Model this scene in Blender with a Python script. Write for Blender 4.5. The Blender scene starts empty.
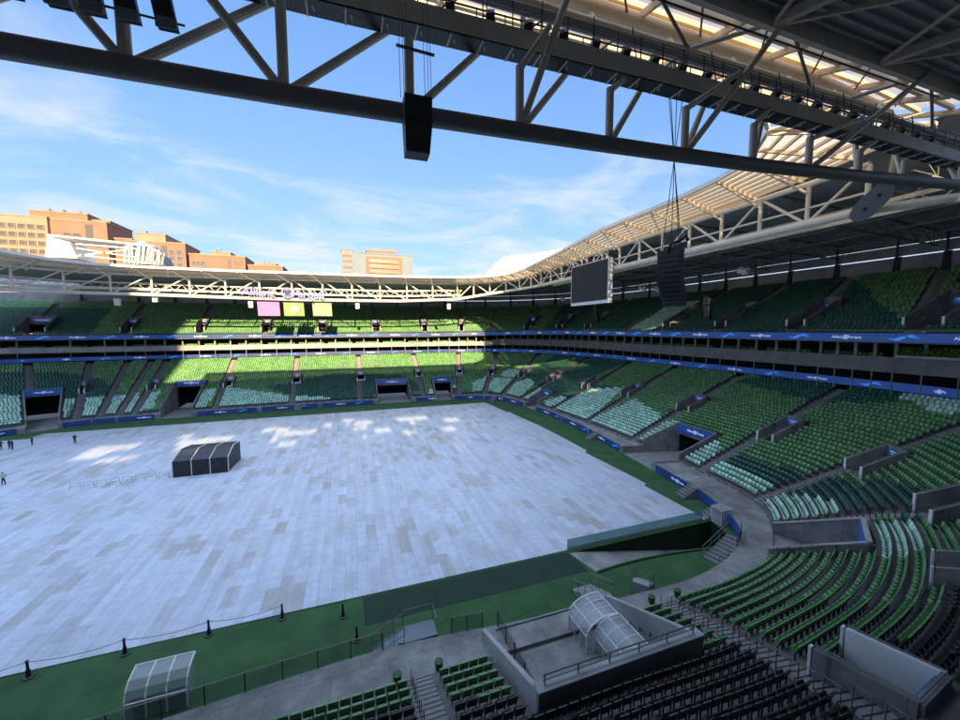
import bpy, bmesh, math, random
import numpy as np
from mathutils import Vector, Matrix
from mathutils.geometry import tessellate_polygon
random.seed(7); RNG = np.random.default_rng(7)
SC = bpy.context.scene; C = SC.collection

# ------------------------------------------------------------------ camera
PITCH, YAW, ROLL = 0.0840209, 0.3318615, -0.0028672
cd = bpy.data.cameras.new('camera'); cam = bpy.data.objects.new('camera', cd); C.objects.link(cam)
fw = Vector((math.sin(YAW)*math.cos(PITCH), math.cos(YAW)*math.cos(PITCH), -math.sin(PITCH)))
rt = Vector((math.cos(YAW), -math.sin(YAW), 0)); upv = rt.cross(fw)
r2 = rt*math.cos(ROLL)+upv*math.sin(ROLL); u2 = -rt*math.sin(ROLL)+upv*math.cos(ROLL)
M = Matrix((r2, u2, -fw)).transposed().to_4x4(); M.translation = (0, 0, 20)
cam.matrix_world = M
cd.sensor_width = 36; cd.lens = 376.57/960*36; cd.clip_end = 6000; cd.clip_start = .05
SC.camera = cam
CAMP = np.array([0, 0, 20.0]); CR, CU, CF = map(lambda v: np.array(v[:]), (r2, u2, fw))
def in_view(P, m=20):
    q = np.asarray(P, float)-CAMP; z = q@CF
    zz = np.where(z > .5, z, 1e9)
    u = 480+376.57*(q@CR)/zz; v = 360-376.57*(q@CU)/zz
    return (z > .5) & (u > -m) & (u < 960+m) & (v > -m) & (v < 720+m)

# ------------------------------------------------------------------ light
SUN_EL, SUN_AZ = math.radians(17), math.radians(180)     # low sun behind the near stand
W = bpy.data.worlds.new('World'); SC.world = W; W.use_nodes = True
nt = W.node_tree; nt.nodes.clear()
def wn(t, **k):
    n = nt.nodes.new(t)
    for a, b in k.items(): setattr(n, a, b)
    return n
sky = wn('ShaderNodeTexSky', sky_type='NISHITA'); sky.sun_disc = False
sky.sun_elevation = SUN_EL; sky.sun_rotation = SUN_AZ; sky.air_density = 1.0; sky.dust_density = .6; sky.ozone_density = 2.0
bg = wn('ShaderNodeBackground'); bg.inputs[1].default_value = .15
out = wn('ShaderNodeOutputWorld')
tc = wn('ShaderNodeTexCoord'); sep = wn('ShaderNodeSeparateXYZ'); nt.links.new(tc.outputs['Generated'], sep.inputs[0])
def wmath(op, a, b=None, clamp=False):
    n = wn('ShaderNodeMath', operation=op, use_clamp=clamp)
    for i, x in enumerate((a, b)):
        if x is None: continue
        if isinstance(x, (int, float)): n.inputs[i].default_value = x
        else: nt.links.new(x, n.inputs[i])
    return n.outputs[0]
# cirrus on a flat layer: direction projected on a plane overhead
zc = wmath('MAXIMUM', sep.outputs[2], .02)
px = wmath('DIVIDE', sep.outputs[0], wmath('ADD', zc, .12)); py = wmath('DIVIDE', sep.outputs[1], wmath('ADD', zc, .12))
cmb = wn('ShaderNodeCombineXYZ'); nt.links.new(px, cmb.inputs[0]); nt.links.new(py, cmb.inputs[1])
n1 = wn('ShaderNodeTexNoise'); n1.inputs['Scale'].default_value = 1.1; n1.inputs['Detail'].default_value = 8; n1.inputs['Roughness'].default_value = .58; n1.inputs['Distortion'].default_value = .7
mp = wn('ShaderNodeMapping'); mp.inputs['Scale'].default_value = (1.0, 1.5, 1); mp.inputs['Location'].default_value = (3.3, 1.2, 0); mp.inputs['Rotation'].default_value = (0, 0, .5)
nt.links.new(cmb.outputs[0], mp.inputs[0]); nt.links.new(mp.outputs[0], n1.inputs['Vector'])
low = wn('ShaderNodeMapRange'); low.inputs[1].default_value = .04; low.inputs[2].default_value = .55; low.inputs[3].default_value = .24; low.inputs[4].default_value = -.12
nt.links.new(sep.outputs[2], low.inputs[0])
dens = wn('ShaderNodeMapRange'); dens.inputs[1].default_value = .49; dens.inputs[2].default_value = .85; dens.interpolation_type = 'SMOOTHSTEP'
nt.links.new(wmath('ADD', n1.outputs[0], low.outputs[0]), dens.inputs[0])
mixc = wn('ShaderNodeMix', data_type='RGBA'); nt.links.new(wmath('MULTIPLY', dens.outputs[0], .85), mixc.inputs[0])
def wvec(op, a, b):
    n = wn('ShaderNodeVectorMath', operation=op)
    for i, x in enumerate((a, b)):
        if isinstance(x, tuple): n.inputs[i].default_value = x
        else: nt.links.new(x, n.inputs[i])
    return n.outputs[0]
tint = wvec('MULTIPLY', sky.outputs[0], (.70, .88, 1.26))
soft = wvec('DIVIDE', tint, wvec('ADD', wvec('MULTIPLY', tint, (.62, .50, .35)), (1.5, 1.36, 1.22)))
nt.links.new(soft, mixc.inputs[6]); mixc.inputs[7].default_value = (1.45, 1.5, 1.58, 1)
# brightness added to the sky overhead, out of view, to lift the shade
ov = wn('ShaderNodeMapRange'); ov.interpolation_type = 'SMOOTHSTEP'; ov.inputs[1].default_value = .70; ov.inputs[2].default_value = .86; ov.inputs[3].default_value = 0; ov.inputs[4].default_value = .9
nt.links.new(sep.outputs[2], ov.inputs[0])
mixo = wn('ShaderNodeMix', data_type='RGBA'); nt.links.new(ov.outputs[0], mixo.inputs[0]); nt.links.new(mixc.outputs[2], mixo.inputs[6]); mixo.inputs[7].default_value = (3.1, 4.0, 5.6, 1)
nt.links.new(mixo.outputs[2], bg.inputs[0]); nt.links.new(bg.outputs[0], out.inputs[0])
sl = bpy.data.lights.new('sun', 'SUN'); sl.energy = 3.1; sl.angle = math.radians(.5); sl.color = (1, .77, .46)
so = bpy.data.objects.new('sun', sl); C.objects.link(so); so.location = (0, -100, 120)
SAZ = math.radians(2)          # the same direction as the sky's sun, in world axes
sd = Vector((math.sin(SAZ)*math.cos(SUN_EL), math.cos(SAZ)*math.cos(SUN_EL), -math.sin(SUN_EL)))
so.rotation_euler = sd.to_track_quat('-Z', 'Y').to_euler()
V = SC.view_settings; V.view_transform = 'Standard'; V.look = 'None'; V.gamma = 1; V.use_curve_mapping = False; V.exposure = 2.1

# ------------------------------------------------------------------ materials
def mat(name, col, rough=.7, metal=0, var=.12, scale=.5, bump=0, emit=None, estr=0, coord='Object', detail=4, spec=None):
    m = bpy.data.materials.new(name); m.use_nodes = True
    N = m.node_tree; b = N.nodes['Principled BSDF']
    b.inputs['Roughness'].default_value = rough; b.inputs['Metallic'].default_value = metal
    if spec is not None: b.inputs['Specular IOR Level'].default_value = spec
    t = N.nodes.new('ShaderNodeNewGeometry')
    n = N.nodes.new('ShaderNodeTexNoise'); n.inputs['Scale'].default_value = scale; n.inputs['Detail'].default_value = detail; n.inputs['Roughness'].default_value = .6
    N.links.new(t.outputs['Position'], n.inputs['Vector'])
    r = N.nodes.new('ShaderNodeMapRange'); r.inputs[1].default_value = .25; r.inputs[2].default_value = .75
    r.inputs[3].default_value = 1-var; r.inputs[4].default_value = 1+var; N.links.new(n.outputs[0], r.inputs[0])
    mx = N.nodes.new('ShaderNodeVectorMath'); mx.operation = 'SCALE'; mx.inputs[0].default_value = col[:3]
    N.links.new(r.outputs[0], mx.inputs['Scale']); N.links.new(mx.outputs[0], b.inputs['Base Color'])
    if bump:
        bp = N.nodes.new('ShaderNodeBump'); bp.inputs['Strength'].default_value = bump; bp.inputs['Distance'].default_value = .02
        N.links.new(n.outputs[0], bp.inputs['Height']); N.links.new(bp.outputs[0], b.inputs['Normal'])
    if emit: b.inputs['Emission Color'].default_value = (*emit, 1); b.inputs['Emission Strength'].default_value = estr
    m['b'] = 1
    return m
def seat_mat(name, col):
    m = mat(name, col, .33, var=.2, scale=.25)
    N = m.node_tree; b = N.nodes['Principled BSDF']
    g = N.nodes.new('ShaderNodeNewGeometry')          # a slight fade that differs from seat to seat
    r = N.nodes.new('ShaderNodeMapRange'); r.inputs[3].default_value = .72; r.inputs[4].default_value = 1.22
    N.links.new(g.outputs['Random Per Island'], r.inputs[0])
    s = N.nodes.new('ShaderNodeVectorMath'); s.operation = 'SCALE'
    old = b.inputs['Base Color'].links[0].from_socket
    N.links.new(old, s.inputs[0]); N.links.new(r.outputs[0], s.inputs['Scale']); N.links.new(s.outputs[0], b.inputs['Base Color'])
    return m
M_ = {}
M_['conc'] = mat('concrete', (.25, .245, .235), .85, var=.4, scale=.7, bump=.2, detail=8)
def joints(m, w, h, dark=.55):
    N = m.node_tree; b = N.nodes['Principled BSDF']; old = b.inputs['Base Color'].links[0].from_socket
    g = N.nodes.new('ShaderNodeNewGeometry'); br = N.nodes.new('ShaderNodeTexBrick'); N.links.new(g.outputs['Position'], br.inputs['Vector'])
    br.inputs['Brick Width'].default_value = w; br.inputs['Row Height'].default_value = h; br.inputs['Scale'].default_value = 1; br.inputs['Mortar Size'].default_value = .022; br.inputs['Mortar Smooth'].default_value = .3
    mp = N.nodes.new('ShaderNodeMapRange'); mp.inputs[3].default_value = 1; mp.inputs[4].default_value = dark; N.links.new(br.outputs['Fac'], mp.inputs[0])
    n = N.nodes.new('ShaderNodeTexNoise'); n.inputs['Scale'].default_value = .22; n.inputs['Detail'].default_value = 9; n.inputs['Roughness'].default_value = .72; N.links.new(g.outputs['Position'], n.inputs['Vector'])
    r = N.nodes.new('ShaderNodeMapRange'); r.inputs[1].default_value = .38; r.inputs[2].default_value = .62; r.inputs[3].default_value = .68; r.inputs[4].default_value = 1.12; N.links.new(n.outputs[0], r.inputs[0])
    q = N.nodes.new('ShaderNodeMath'); q.operation = 'MULTIPLY'; N.links.new(mp.outputs[0], q.inputs[0]); N.links.new(r.outputs[0], q.inputs[1])
    s = N.nodes.new('ShaderNodeVectorMath'); s.operation = 'SCALE'; N.links.new(old, s.inputs[0]); N.links.new(q.outputs[0], s.inputs['Scale']); N.links.new(s.outputs[0], b.inputs['Base Color'])
joints(M_['conc'], 3.1, 2.3, .62)
M_['conc_d'] = mat('dark_concrete', (.17, .17, .165), .9, var=.3, scale=.5, detail=8)
M_['step'] = mat('step_concrete', (.23, .225, .215), .85, var=.25, scale=.9, detail=6)
M_['terr'] = mat('terrace_concrete', (.125, .12, .113), .9, var=.25, scale=.9, detail=6)
M_['tan'] = mat('tan_steel', (.74, .60, .42), .5, var=.12)
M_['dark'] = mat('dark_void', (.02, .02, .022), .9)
M_['wall'] = mat('grey_render', (.36, .36, .355), .8, var=.15, scale=.3)
joints(M_['wall'], 4.0, 60, .7)
M_['cream'] = mat('cream_steel', (.78, .71, .58), .45, var=.1, scale=.8)
M_['creamd'] = mat('weathered_steel', (.56, .51, .43), .5, var=.16, scale=.8)
M_['grey'] = mat('grey_steel', (.17, .165, .155), .5, var=.15)
M_['black'] = mat('black_metal', (.018, .018, .02), .45)
M_['spk'] = mat('speaker_black', (.016, .018, .024), .5)
M_['white'] = mat('white_paint', (.75, .75, .74), .5, var=.06)
M_['turf'] = mat('artificial_turf', (.028, .085, .026), .95, var=.4, scale=.45, detail=14, bump=.6)
M_['matg'] = mat('ground_sheet', (.010, .030, .016), .9, var=.2)
M_['led'] = mat('led_blue', (.008, .03, .10), .35, var=.5, scale=.3, emit=(.008, .045, .22), estr=.16)
M_['board'] = mat('pitch_board', (.012, .032, .13), .4, var=.6, scale=.5, emit=(.01, .04, .2), estr=.08)
M_['ledc'] = mat('led_cyan', (.02, .18, .55), .35, var=.2, emit=(.03, .22, .75), estr=.16)
M_['ledw'] = mat('led_white', (.5, .55, .75), .35, emit=(.55, .62, .9), estr=.1)
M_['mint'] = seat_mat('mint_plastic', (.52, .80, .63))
M_['green'] = seat_mat('green_plastic', (.14, .31, .12))
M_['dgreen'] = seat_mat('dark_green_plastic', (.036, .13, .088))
M_['dgreen_shaded'] = seat_mat('shaded_dark_green_plastic', (.008, .016, .014))  # dark green seats with the near stand's shade put into the colour
M_['roofo'] = mat('roof_sheet', (.34, .35, .33), .6, var=.15)
M_['brick'] = None
def glass(name, col, alpha, rough=.1):
    m = bpy.data.materials.new(name); m.use_nodes = True; N = m.node_tree
    b = N.nodes['Principled BSDF']; b.inputs['Base Color'].default_value = (*col, 1); b.inputs['Roughness'].default_value = rough; b.inputs['Alpha'].default_value = alpha
    return m
M_['glass'] = glass('fence_glass', (.05, .10, .09), .35)
M_['teal'] = glass('teal_acrylic', (.10, .52, .56), .55)
M_['poly'] = glass('polycarbonate', (.40, .43, .46), .55, .25)
def translucent(name, dc, tcl, ft, t0, t1):
    m = bpy.data.materials.new(name); m.use_nodes = True; N = m.node_tree; N.nodes.clear()
    o = N.nodes.new('ShaderNodeOutputMaterial'); d = N.nodes.new('ShaderNodeBsdfDiffuse'); t = N.nodes.new('ShaderNodeBsdfTranslucent'); tr = N.nodes.new('ShaderNodeBsdfTransparent')
    d.inputs[0].default_value = (*dc, 1); t.inputs[0].default_value = (*tcl, 1); tr.inputs[0].default_value = (.9, .93, .95, 1)
    a = N.nodes.new('ShaderNodeMixShader'); a.inputs[0].default_value = ft; N.links.new(d.outputs[0], a.inputs[1]); N.links.new(t.outputs[0], a.inputs[2])
    b = N.nodes.new('ShaderNodeMixShader'); N.links.new(a.outputs[0], b.inputs[1]); N.links.new(tr.outputs[0], b.inputs[2])
    n = N.nodes.new('ShaderNodeTexNoise'); n.inputs['Scale'].default_value = .35; g = N.nodes.new('ShaderNodeNewGeometry'); N.links.new(g.outputs['Position'], n.inputs['Vector'])
    r = N.nodes.new('ShaderNodeMapRange'); r.inputs[1].default_value = .3; r.inputs[2].default_value = .7; r.inputs[3].default_value = t0; r.inputs[4].default_value = t1
    N.links.new(n.outputs[0], r.inputs[0]); N.links.new(r.outputs[0], b.inputs[0]); N.links.new(b.outputs[0], o.inputs[0])
    return m
M_['nose'] = translucent('roof_glazing', (.5, .38, .22), (.62, .44, .22), .75, .45, .75)
M_['noser'] = translucent('roof_polycarbonate', (.6, .48, .33), (.72, .56, .35), .8, .08, .34)
M_['nosef'] = translucent('roof_membrane', (.55, .47, .38), (.7, .55, .38), .12, .0, .03)
def deck_mat():
    m = bpy.data.materials.new('event_floor_panels'); m.use_nodes = True; N = m.node_tree; b = N.nodes['Principled BSDF']
    g = N.nodes.new('ShaderNodeNewGeometry'); mp = N.nodes.new('ShaderNodeMapping'); N.links.new(g.outputs['Position'], mp.inputs[0]); mp.inputs['Rotation'].default_value = (0, 0, math.pi/2)
    br = N.nodes.new('ShaderNodeTexBrick'); N.links.new(mp.outputs[0], br.inputs['Vector'])
    br.inputs['Color1'].default_value = (0, 0, 0, 1); br.inputs['Color2'].default_value = (1, 1, 1, 1); br.inputs['Mortar'].default_value = (.5, .5, .5, 1)
    br.inputs['Scale'].default_value = 1; br.inputs['Brick Width'].default_value = 2.4; br.inputs['Row Height'].default_value = .95; br.inputs['Mortar Size'].default_value = .012; br.inputs['Bias'].default_value = 0
    cr = N.nodes.new('ShaderNodeValToRGB'); e = cr.color_ramp.elements
    e[0].position = 0; e[0].color = (.38, .365, .34, 1); e[1].position = 1; e[1].color = (.50, .54, .61, 1)
    for p_, c_ in ((.2, (.40, .40, .405)), (.4, (.45, .47, .51)), (.66, (.48, .512, .57))):
        x = e.new(p_); x.color = (*c_, 1)
    n = N.nodes.new('ShaderNodeTexNoise'); n.inputs['Scale'].default_value = .11; n.inputs['Detail'].default_value = 6; N.links.new(g.outputs['Position'], n.inputs['Vector'])
    ad = N.nodes.new('ShaderNodeMath'); ad.operation = 'MULTIPLY_ADD'; ad.inputs[1].default_value = 1.6; ad.inputs[2].default_value = -.62
    N.links.new(n.outputs[0], ad.inputs[0])
    a2 = N.nodes.new('ShaderNodeMath'); a2.operation = 'ADD'; a2.use_clamp = True
    sp = N.nodes.new('ShaderNodeSeparateColor'); N.links.new(br.outputs[0], sp.inputs[0]); N.links.new(sp.outputs[0], a2.inputs[0]); N.links.new(ad.outputs[0], a2.inputs[1])
    N.links.new(a2.outputs[0], cr.inputs[0])
    mm = N.nodes.new('ShaderNodeMix'); mm.data_type = 'RGBA'; mm.inputs[7].default_value = (.33, .32, .3, 1)
    N.links.new(br.outputs['Fac'], mm.inputs[0]); N.links.new(cr.outputs[0], mm.inputs[6])
    n2 = N.nodes.new('ShaderNodeTexNoise'); n2.inputs['Scale'].default_value = 1.3; n2.inputs['Detail'].default_value = 9; n2.inputs['Roughness'].default_value = .7; N.links.new(g.outputs['Position'], n2.inputs['Vector'])
    r2_ = N.nodes.new('ShaderNodeMapRange'); r2_.inputs[1].default_value = .3; r2_.inputs[2].default_value = .7; r2_.inputs[3].default_value = .86; r2_.inputs[4].default_value = 1.08; N.links.new(n2.outputs[0], r2_.inputs[0])
    sc = N.nodes.new('ShaderNodeVectorMath'); sc.operation = 'SCALE'; N.links.new(mm.outputs[2], sc.inputs[0]); N.links.new(r2_.outputs[0], sc.inputs['Scale'])
    n3 = N.nodes.new('ShaderNodeTexNoise'); n3.inputs['Scale'].default_value = .16; n3.inputs['Detail'].default_value = 10; n3.inputs['Roughness'].default_value = .68; n3.inputs['Distortion'].default_value = 1.2; N.links.new(g.outputs['Position'], n3.inputs['Vector'])
    r3 = N.nodes.new('ShaderNodeMapRange'); r3.inputs[1].default_value = .52; r3.inputs[2].default_value = .74; r3.inputs[4].default_value = .6; N.links.new(n3.outputs[0], r3.inputs[0])
    m3 = N.nodes.new('ShaderNodeMix'); m3.data_type = 'RGBA'; m3.inputs[7].default_value = (.40, .37, .32, 1); N.links.new(r3.outputs[0], m3.inputs[0]); N.links.new(sc.outputs[0], m3.inputs[6])
    mp4 = N.nodes.new('ShaderNodeMapping'); mp4.inputs['Scale'].default_value = (1.4, .05, 1); mp4.inputs['Rotation'].default_value = (0, 0, .35); N.links.new(g.outputs['Position'], mp4.inputs[0])
    n4 = N.nodes.new('ShaderNodeTexNoise'); n4.inputs['Scale'].default_value = 1; n4.inputs['Detail'].default_value = 8; n4.inputs['Roughness'].default_value = .7; N.links.new(mp4.outputs[0], n4.inputs['Vector'])
    r4_ = N.nodes.new('ShaderNodeMapRange'); r4_.inputs[1].default_value = .36; r4_.inputs[2].default_value = .6; r4_.inputs[3].default_value = .88; r4_.inputs[4].default_value = 1.05; N.links.new(n4.outputs[0], r4_.inputs[0])
    s4 = N.nodes.new('ShaderNodeVectorMath'); s4.operation = 'SCALE'; N.links.new(m3.outputs[2], s4.inputs[0]); N.links.new(r4_.outputs[0], s4.inputs['Scale'])
    N.links.new(s4.outputs[0], b.inputs['Base Color']); b.inputs['Roughness'].default_value = .42
    return m
M_['deck'] = deck_mat()
def brick_mat(name, c1, c2):
    m = mat(name, c1, .85, var=.14, scale=.15, detail=8)
    return m
M_['brick'] = brick_mat('orange_brick', (.25, .13, .085), 0)
M_['brickl'] = brick_mat('pale_brick', (.29, .195, .135), 0)
M_['bgrey'] = mat('grey_cladding', (.15, .185, .21), .7)
M_['win'] = mat('window_dark', (.10, .09, .085), .2)

# ------------------------------------------------------------------ mesh helpers
class MB:
    def __init__(s): s.v = []; s.f = []; s.m = []; s.mi = 0
    def quad(s, *p):
        k = len(s.v); s.v += [tuple(x) for x in p]; s.f.append(tuple(range(k, k+len(p)))); s.m.append(s.mi)
    def hexa(s, p):      # p: 4 bottom (ccw) + 4 top
        k = len(s.v); s.v += [tuple(x) for x in p]
        for q in ((3, 2, 1, 0), (4, 5, 6, 7), (0, 1, 5, 4), (1, 2, 6, 5), (2, 3, 7, 6), (3, 0, 4, 7)):
            s.f.append(tuple(k+i for i in q)); s.m.append(s.mi)
    def box(s, x0, y0, z0, x1, y1, z1):
        s.hexa([(x0, y0, z0), (x1, y0, z0), (x1, y1, z0), (x0, y1, z0), (x0, y0, z1), (x1, y0, z1), (x1, y1, z1), (x0, y1, z1)])
    def beam(s, a, b, w, h=None, up=(0, 0, 1)):
        a, b = Vector(a), Vector(b); d = (b-a)
        if d.length < 1e-6: return
        d.normalize(); up = Vector(up)
        if abs(d.dot(up)) > .98: up = Vector((1, 0, 0))
        x = d.cross(up).normalized(); y = x.cross(d); h = h or w
        q = [(-1, -1), (1, -1), (1, 1), (-1, 1)]
        s.hexa([a+x*i*w/2+y*j*h/2 for i, j in q]+[b+x*i*w/2+y*j*h/2 for i, j in q])
    def tube(s, pts, r, n=10, cap=True):
        pts = [Vector(p) for p in pts]; k0 = len(s.v)
        for i, p in enumerate(pts):
            d = (pts[min(i+1, len(pts)-1)]-pts[max(i-1, 0)]).normalized()
            up = Vector((0, 0, 1)) if abs(d.z) < .95 else Vector((1, 0, 0))
            x = d.cross(up).normalized(); y = x.cross(d); rr = r[i] if isinstance(r, (list, tuple)) else r
            s.v += [tuple(p+(x*math.cos(2*math.pi*j/n)+y*math.sin(2*math.pi*j/n))*rr) for j in range(n)]
        for i in range(len(pts)-1):
            for j in range(n):
                a = k0+i*n+j; b = k0+i*n+(j+1) % n
                s.f.append((a, b, b+n, a+n)); s.m.append(s.mi)
        if cap:
            s.f.append(tuple(range(k0+n-1, k0-1, -1))); s.m.append(s.mi)
            s.f.append(tuple(range(len(s.v)-n, len(s.v)))); s.m.append(s.mi)
    def prism(s, poly, z0, z1):
        n = len(poly); k = len(s.v)
        s.v += [(x, y, z0) for x, y in poly]+[(x, y, z1) for x, y in poly]
        for i in range(n):
            j = (i+1) % n; s.f.append((k+i, k+j, k+n+j, k+n+i)); s.m.append(s.mi)
        for t in tessellate_polygon([[Vector((x, y, 0)) for x, y in poly]]):
            s.f.append(tuple(k+n+i for i in t)); s.m.append(s.mi); s.f.append(tuple(k+i for i in reversed(t))); s.m.append(s.mi)
    def build(s, name, mats, parent=None, loc=None, smooth=False):
        if not s.f: return None
        me = bpy.data.meshes.new(name); me.from_pydata(s.v, [], s.f)
        mats = mats if isinstance(mats, (list, tuple)) else [mats]
        for m in mats: me.materials.append(m)
        if len(mats) > 1: me.polygons.foreach_set('material_index', s.m)
        if smooth: me.polygons.foreach_set('use_smooth', [True]*len(s.f))
        bm = bmesh.new(); bm.from_mesh(me); bmesh.ops.recalc_face_normals(bm, faces=bm.faces); bm.to_mesh(me); bm.free()
        o = bpy.data.objects.new(name, me); C.objects.link(o)
        if parent is not None:
            o.parent = parent
            o.matrix_parent_inverse = parent.matrix_world.inverted() if False else Matrix.Translation(-parent.location) if not any(parent.rotation_euler) else parent.matrix_basis.inverted()
        return o
def thing(name, label, cat, loc=(0, 0, 0), group=None):
    o = bpy.data.objects.new(name, None); C.objects.link(o); o.location = loc; o.empty_display_size = .3
    o['label'] = label; o['category'] = cat
    if group: o['group'] = group
    return o
def tag(o, label, cat, group=None):
    o['label'] = label; o['category'] = cat
    if group: o['group'] = group
    return o
def struct(o): o['kind'] = 'structure'; return o
_txt = {}
def text_mesh(txt, bold=.02):
    if txt in _txt: return _txt[txt]
    c = bpy.data.curves.new('t', 'FONT'); c.body = txt; c.size = 1; c.extrude = .012; c.offset = bold; c.align_x = 'CENTER'; c.align_y = 'CENTER'
    o = bpy.data.objects.new('t', c); C.objects.link(o)
    bpy.context.view_layer.update(); me = bpy.data.meshes.new_from_object(o.evaluated_get(bpy.context.evaluated_depsgraph_get()))
    bpy.data.objects.remove(o); _txt[txt] = me; me.name = 'lettering'; return me
def frame_mat(o, x, up):
    x = Vector(x).normalized(); up = Vector(up); z = x.cross(up).normalized(); y = z.cross(x)
    m = Matrix((x, y, z)).transposed().to_4x4(); m.translation = Vector(o); return m
def put(me, name, parent, mw, material):
    me2 = me
    o = bpy.data.objects.new(name, me2); C.objects.link(o)
    if not me2.materials: me2.materials.append(material)
    o.parent = parent; o.matrix_parent_inverse = Matrix.Translation(-parent.location); o.matrix_basis = mw
    return o
ORD = ['', 'first', 'second', 'third', 'fourth', 'fifth', 'sixth', 'seventh', 'eighth', 'ninth', 'tenth', 'eleventh', 'twelfth', 'thirteenth', 'fourteenth', 'fifteenth', 'sixteenth', 'seventeenth', 'eighteenth', 'nineteenth', 'twentieth']
def ordn(n):
    if n < 21: return ORD[n]
    return {2: 'twenty', 3: 'thirty', 4: 'forty'}[n//10]+('-'+ORD[n % 10] if n % 10 else '') if n % 10 else {3: 'thirtieth', 4: 'fortieth'}[n//10]
# plan of the lower tier: (front x, y, back x, y); one node per gangway
LN = np.array([
 (-72,91,-92,112),(-60.5,98.8,-75,123.5),(-55,101.5,-64.5,126),(-51.5,102.4,-56.5,126),(-45.8,103.0,-47.8,126),(-30.8,103.8,-31.8,126),(-14.4,104.3,-15.2,126),(2,104.3,2.3,126),(19,103.6,19.8,126),(29,102.9,35.3,125.6),
 (36.2,101.2,48,121.5),(40.6,97.6,59,111),(42.5,90,64.5,91.5),(43.7,75.4,66,76),(44.4,63,66.5,63),(44.3,50,66.8,48.8),(43.1,36,66.5,33.5),(41.0,27.4,65,21.5),
 (35.2,21.9,58,13.2),(31.0,19.8,47.5,4.5),(26.0,18.95,35.5,-2.5),(20.3,18.8,22.5,-6),(10,18.8,10,-6),(3.0,18.8,3.0,-6),(-10,18.8,-10,-6),(-26,18.6,-26,-6)],float)
UN = np.array([
 (-97,122,-101,141),(-62,122,-65,141),(-45,122,-47,141),(-30,122,-31.5,141),(-14.4,122,-15.5,141),(2,122,2.3,141),(19,122,20.5,141),(33,121.6,38,140.5),
 (44,119,53,138),(53.5,112.5,67.5,129),(59.5,103,78,116),(61.6,92,81.5,97),(62,76,82,77.5),(62,63,82,63.5),(62,50,82,50),(62,36,82,34.5),(62,27,82,25),(62,14,82,10),(62,2,82,-4)],float)
def crom(N,s):
    s=np.asarray(s,float); n=len(N)
    i=np.clip(np.floor(s).astype(int),0,n-2); u=(s-i)[...,None]
    p0=N[np.clip(i-1,0,n-1)];p1=N[i];p2=N[i+1];p3=N[np.clip(i+2,0,n-1)]
    # non-uniform safe tangents
    d0=np.linalg.norm((p1-p0)[...,:2],axis=-1,keepdims=True);d1=np.linalg.norm((p2-p1)[...,:2],axis=-1,keepdims=True);d2=np.linalg.norm((p3-p2)[...,:2],axis=-1,keepdims=True)
    d0=np.where(d0<1e-6,d1,d0); d2=np.where(d2<1e-6,d1,d2)
    m1=((p1-p0)/d0*d1+(p2-p1)/d1*d0)/(d0+d1)*d1
    m2=((p2-p1)/d1*d2+(p3-p2)/d2*d1)/(d1+d2)*d1
    h=u*u; c=h*u
    return (2*c-3*h+1)*p1+(c-2*h+u)*m1+(-2*c+3*h)*p2+(c-h)*m2
def surf(N,s,t,z0,z1):
    q=crom(N,s); t=np.asarray(t,float)
    xy=q[...,:2]*(1-t[...,None])+q[...,2:]*t[...,None]
    return np.concatenate([xy,(z0+(z1-z0)*t)[...,None]],-1)
LZ=(1.25,10.9); UZ=(19.0,28.0)
# ------------------------------------------------------------------ ring geometry of the bowl
PN = np.array([(-70,88),(-59.5,96.8),(-54,99.8),(-50,100.8),(-45,101.3),(-30.6,102.1),(-14.4,102.7),(2,102.7),(18.8,102.2),(28.7,101.2),(35.5,98.8),(39,95.5),(41,89),(42.6,75.4),(42.4,63),(41.0,50.5),(39.1,37),(37.6,30.2),(33.9,23.9),(29.5,21.6),(24.5,20.5),(18.5,20.5),(9.5,21.0),(2.5,21.6),(-10,21),(-26,20.5)], float)
NR_L, NR_U = 31, 22
def P2(s): return crom(PN, s)
def L3(s, t, z=None):
    p = surf(LN, s, t, *LZ)
    if z is not None: p[..., 2] = z
    return p
def udz(s): return -.7*(1-np.clip((np.asarray(s, float)-6.5)/4, 0, 1))
def U3(s, t, z=None, dz=0):
    p = surf(UN, s, t, *UZ); p[..., 2] += udz(s)
    if z is not None: p[..., 2] = z
    p[..., 2] += dz
    return p
def strip(mb, fn, ss, prof):
    """extrude a profile [(t, z, dz)] along the ring; fn(s,t,z,dz)"""
    rows = [fn(s, prof) for s in ss]
    for a, b in zip(rows[:-1], rows[1:]):
        for i in range(len(a)-1):
            if isinstance(mb.mi_prof, list): mb.mi = mb.mi_prof[i]
            mb.quad(a[i], b[i], b[i+1], a[i+1])
MB.mi_prof = None
def uprof(s, prof): return [tuple(U3(np.float64(s), np.float64(t), z, dz)) for t, z, dz in prof]
def lprof(s, prof): return [tuple(np.array(L3(np.float64(s), np.float64(t), z))+[0, 0, dz]) for t, z, dz in prof]
def srange(a, b, st=.12): n = max(2, int(math.ceil((b-a)/st))+1); return np.linspace(a, b, n)

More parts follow.
